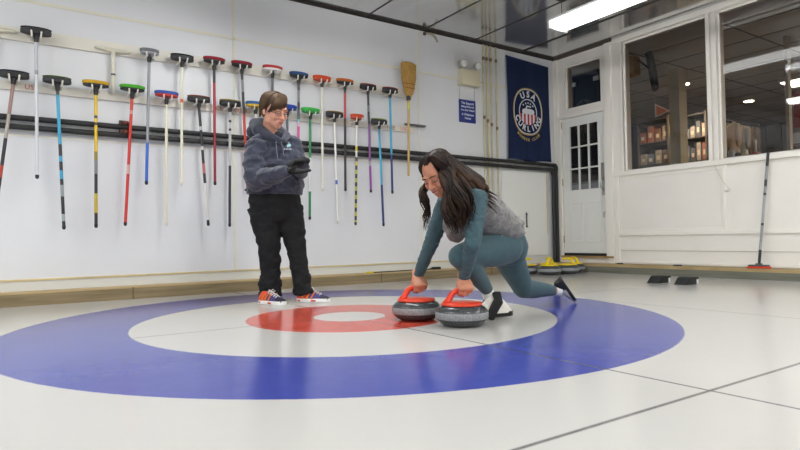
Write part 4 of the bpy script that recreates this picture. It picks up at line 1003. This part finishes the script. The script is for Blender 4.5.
# ---------------------------------------------------------------- crouching person
def crouching():
    t = thing('person', 'person with long dark wavy hair crouching in teal sportswear, holding two stones', 'person', (.6, -.62, 0))
    # joints
    hipN, hipF = at(505, 246, 3.40), at(504, 247, 3.56)
    knN, anN = at(460.5, 256.5, 3.06), at(488, 291, 3.36)
    knF, anF = at(523, 288, 3.78), at(556, 290.5, 4.03)
    shN, shF = at(477, 198, 3.03), at(446, 203, 3.27)
    elN, wrN = at(472.5, 244, 2.93), at(468, 277, 3.06)
    elF, wrF = at(430, 246, 3.33), at(421, 279, 3.42)
    def grip(S_, rot, k):
        ax = V((math.cos(rot), math.sin(rot), 0)); tow = V((ax.y, -ax.x, 0)); tow = tow if tow.dot(FW) < 0 else -tow
        bar = S_+ax*.020+V((0, 0, .184)); knuck = bar+tow*.028+V((0, 0, .014)); wr_ = bar-tow*.030+V((0, 0, .062))
        d_ = (knuck-wr_).normalized(); return ax, V((0, 0, -1))+tow*-.35, d_, knuck-d_*.083*k
    HK = 1.06
    gN, gF = grip(SR, ROT+.12, HK), grip(SL, ROT+.25, HK)
    wrN = gN[3]+gN[2]*.012; wrF = gF[3]+gF[2]*.012
    nk = at(455, 189, 3.13); hc = at(438.5, 175.5, 3.05)
    side = (shN-shF).normalized()
    kk = .92
    H, R3 = head_frame(hc, RT*-.50-UP*.56-FW*.66, RT*-.40+UP*.80-FW*.25, kk)
    q = MB(); head_mass(q, H, R3, kk)
    q.loft([H((0, -.02, -.03)), H((0, -.035, -.075)), nk, nk.lerp(at(470, 205, 3.2), .4)], [.045, .045, .048, .06], seg=16)
    tors = [at(508, 240, 3.48), at(492, 223, 3.35), at(474, 207, 3.22), at(462, 197, 3.15)]
    q.loft(tors, [(.10, .07), (.10, .075), (.105, .08), (.09, .06)], side=side, seg=22)
    for a, b, c in ((shN, elN, wrN), (shF, elF, wrF)):
        q.loft([a, a.lerp(b, .5), b], [.040, .036, .030], seg=14); q.loft([b, b.lerp(c, .4), c], [.030, .029, .021], seg=14)
    for a, b, c in ((hipN, knN, anN), (hipF, knF, anF)):
        q.loft([a, a.lerp(b, .5), b], [.075, .065, .048], seg=16); q.loft([b, b.lerp(c, .35), c], [.045, .045, .028], seg=16)
    # hands wrapped over the stone handles
    for w_, (ax, pal, d_, w0) in ((wrN, gN), (wrF, gF)):
        hand_mass(q, w0, d_, pal, -ax, HK, (1.05, 1.1, .75), .0, (.6, .25, .75), 1.05)
        q.loft([w_, w_.lerp(w0, .6), w0+d_*.01], [.024, .025, .026], seg=14)
    q.fuse('body', SKIN2, t, .0042, 2)
    face_parts(H, R3, kk, t, 'a8524a', '33221a', 1, '2a1a12')
    # leggings
    teal = mat('teal_stretch_fabric', '38535a', .8, noise=.12, scale=18, color2='334c53', sheen=.1)
    q = MB()
    q.loft([at(499, 233, 3.42), at(502, 239, 3.47), at(504, 246, 3.50)], [(.13, .10), (.15, .115), (.16, .12)], side=side, seg=26)
    q.ell(at(508.5, 244, 3.42), (.092, .095, .105)); q.ell(at(507, 245, 3.56), (.095, .095, .10))
    q.loft([hipN, hipN.lerp(knN, .35)-UP*.002, hipN.lerp(knN, .7), knN], [.108, .100, .082, .066], seg=24)
    q.loft([knN, knN.lerp(anN, .3)+RT*.01, knN.lerp(anN, .6)+RT*.005, anN], [.064, .060, .050, .034], seg=22, round_ends=False)
    q.loft([hipF, hipF.lerp(knF, .4), hipF.lerp(knF, .75), knF], [.105, .092, .076, .066], seg=24)
    q.loft([knF, knF.lerp(anF, .3)-UP*.004, knF.lerp(anF, .65), anF-RT*.015], [.065, .060, .048, .035], seg=22)
    q.fuse('leggings', teal, t, .007, 4)
    # shirt sleeves, shoulders and collar
    q = MB()
    q.loft([tors[1], tors[2], tors[3], nk-UP*.01], [(.10, .08), (.12, .085), (.115, .072), (.055, .055)], side=side, seg=24)
    q.loft([tors[3].lerp(shN, .35), shN, shN.lerp(elN, .5), elN], [.06, .058, .051, .042], seg=20); q.loft([elN, elN.lerp(wrN, .4), wrN], [.042, .039, .030], seg=20, round_ends=False)
    q.loft([tors[3].lerp(shF, .35), shF, shF.lerp(elF, .5), elF], [.06, .056, .050, .042], seg=20); q.loft([elF, elF.lerp(wrF, .4), wrF], [.042, .038, .030], seg=20, round_ends=False)
    def wr3(c): return c + folds(c, 32, .005, (1, 1, 1.8))
    q.fuse('long_sleeve_shirt', teal, t, .0065, 3, wr3)
    # fleece vest
    gf = mat('grey_heather_fleece', '7d7b78', .95, color2='686663', noise=.3, scale=60, bump=.4, bscale=35, sheen=.3)
    q = MB()
    q.loft([at(506.5, 231.5, 3.44), at(500, 227.5, 3.41), at(489, 219.5, 3.34), at(474, 208, 3.23), at(464, 200, 3.17), at(458, 193, 3.13)],
           [(.155, .098), (.152, .105), (.150, .115), (.150, .122), (.130, .10), (.070, .065)], side=side, seg=34, round_ends=False)
    q.loft([at(462, 212, 3.13), at(457, 226, 3.13), at(457, 238, 3.17)], [(.10, .05), (.080, .045), (.05, .025)], side=RT, seg=18)   # front hem hanging down
    q.fuse('vest', gf, t, .007, 4, lambda c: c+folds(c, 14, .014)+folds(c, 34, .005))
    q = MB().m(gf); q.loft([at(499, 232, 3.27), at(502, 238, 3.25), at(505, 243, 3.26)], [.010, .008, .005]); q.build('vest_drawcord', t)
    # socks and shoes
    sock = plain('dcdcd8', .85)
    q = MB().m(sock); q.loft([anN.lerp(knN, .05), anN-UP*.015, at(491, 299, 3.38)], [.036, .037, .04], seg=18, round_ends=False); q.build('sock', t)
    q = MB().m(sock); q.loft([anF-RT*.05+UP*.003, anF, anF+RT*.035-UP*.01], [.039, .038, .034], seg=18, round_ends=False); q.build('sock', t)
    # near foot: heel raised to the right, toe hidden behind the stone
    dt = -RT*.90-FW*.42; dt.z = 0; dt.normalize()
    hl = onz(511, 317.0); c = hl+dt*.142; c.z = .012
    sh, G = sneaker(t, c, dt, (0, 0, 1), .28, 'd8d4cb', 'd5d1c6', toec='cfcac0', name='shoe', outs='141414', hk=1.05,
        prof=[(-.134, .012, .030), (-.120, .030, .042), (-.100, .037, .062), (-.078, .040, .088), (-.055, .041, .112), (-.02, .041, .116), (.01, .042, .10), (.035, .044, .076), (.07, .046, .056), (.10, .043, .043), (.122, .032, .036), (.133, .014, .026)])
    q = MB().m(plain('101011', .8))
    q.loft([G(.052, .040, -.002), G(.050, .010, .045), G(.047, -.022, .088), G(.0, -.040, .130), G(-.047, -.022, .088), G(-.050, .010, .045), G(-.052, .040, -.002)], [(.030, .004)]*7, side=dt, seg=10); q.build('slider_strap', sh)
    # trailing foot: on its toes, sole facing back
    hl, toe = at(559.5, 279.0, 4.02), at(575.0, 299.5, 4.05)
    dd = (toe-hl).normalized(); upv = -(RT*.80+UP*.52-FW*.16)
    c = (hl+toe)/2 + (RT*.80+UP*.42).normalized()*.012
    sh, G = sneaker(t, c, dd+FW*.22, upv, .215, 'c9c5bc', '1d1d1f', toec='cfcbc2', lace='e2dfd8', name='shoe', outs='1b1b1d')
    # long wavy hair
    hm_ = mat('dark_brown_wavy_hair', '0e0908', .5, spec=.25, color2='1c120d', noise=.3, scale=11)
    hm2 = mat('lighter_brown_hair_ends', '3f291c', .5, spec=.25, color2='1d120d', noise=.3, scale=12)
    rg = random.Random(5)
    q = MB().m(hm_)
    q.ell(H((0, -.026, .044)), (.081*kk, .094*kk, .090*kk), R3, 28, 18)
    q.ell(H((0, -.06, .0)), (.078*kk, .06*kk, .085*kk), R3, 24, 14)
    def S(az, el, off=.010):
        a, e = math.radians(az), math.radians(el)
        return H(((.077+off)*math.sin(a)*math.cos(e), -.012+(.096+off)*math.cos(a)*math.cos(e), .035+(.088+off)*math.sin(e)))
    for i in range(150):                     # near side, hanging in loose curls
        f = i/149; q.m(hm_ if rg.random() < .5 else hm2); o_ = rg.uniform(.006, .016)
        g_ = max(0, min(1, f+rg.uniform(-.18, .18))); az = -(52+95*f)
        e = at(447+30*g_, 238-12*abs(g_-.3)+rg.uniform(-13, 2), rg.uniform(2.90, 3.03))
        mid = at(444+28*g_, rg.uniform(196, 206), rg.uniform(2.92, 3.0))
        lock(q, [S(-6, 46+42*f, .004), S(az*.8, 62, o_), S(az, 30, o_), S(az, -8, o_), mid, e], rg.uniform(.006, .010), 4.0, .017, 6*g_+rg.uniform(-.7, .7), n=44, flat=.6)
    for i in range(46):                     # far side strand by the cheek
        f = i/45; q.m(hm_ if rg.random() < .6 else hm2); o_ = rg.uniform(.002, .009)
        e = at(rg.uniform(425, 431), rg.uniform(212, 233), rg.uniform(3.08, 3.14)); mid = at(rg.uniform(421.5, 427), rg.uniform(192, 202), rg.uniform(3.07, 3.14)); az = 62+70*f
        lock(q, [S(6, 46+42*f, .003), S(az*.8, 62, o_), S(az, 30, o_), S(az, -12, o_), mid, e], rg.uniform(.005, .008), 4.6, .014, rg.uniform(-.7, .7), n=44, flat=.6)
    for i in range(60):                     # down the back
        f = rg.random(); q.m(hm2 if rg.random() < .6 else hm_)
        e = at(rg.uniform(474, 499), rg.uniform(196, 214), rg.uniform(3.08, 3.2)); mid = at(rg.uniform(462, 480), rg.uniform(176, 188), rg.uniform(3.02, 3.13)); az = -(115+75*f)
        lock(q, [S(-6, 84, .004), S(az, 55, .010), S(az, 20, .012), mid, mid.lerp(e, .5)+UP*.010, e], rg.uniform(.008, .012), 3, .009, rg.uniform(-1, 1), n=32, flat=.5)
    for i in range(60):                     # crown sweep, both sides
        f = rg.random(); sg = -1 if i % 2 else 1; az = sg*(44+128*f); q.m(hm_)
        lock(q, [S(sg*5, 46+43*f, .003), S(az*.8, 64, .007), S(az, 32, .008), S(az, -5, .006)], .011, n=14, flat=.45)
    q.build('hair', t)
    return t
player = crouching()

# ------------------------------------------------------------------ world and render look
w = bpy.data.worlds.new('dim_surround'); SC.world = w; w.use_nodes = True
w.node_tree.nodes['Background'].inputs[0].default_value = (.8, .85, .9, 1); w.node_tree.nodes['Background'].inputs[1].default_value = .3
SC.view_settings.view_transform = 'Standard'; SC.view_settings.look = 'None'; SC.view_settings.gamma = 1; SC.view_settings.use_curve_mapping = False
SC.view_settings.exposure = 0.80
SC.cycles.use_denoising = True
SC.cycles.max_bounces = 8; SC.cycles.caustics_reflective = False; SC.cycles.caustics_refractive = False
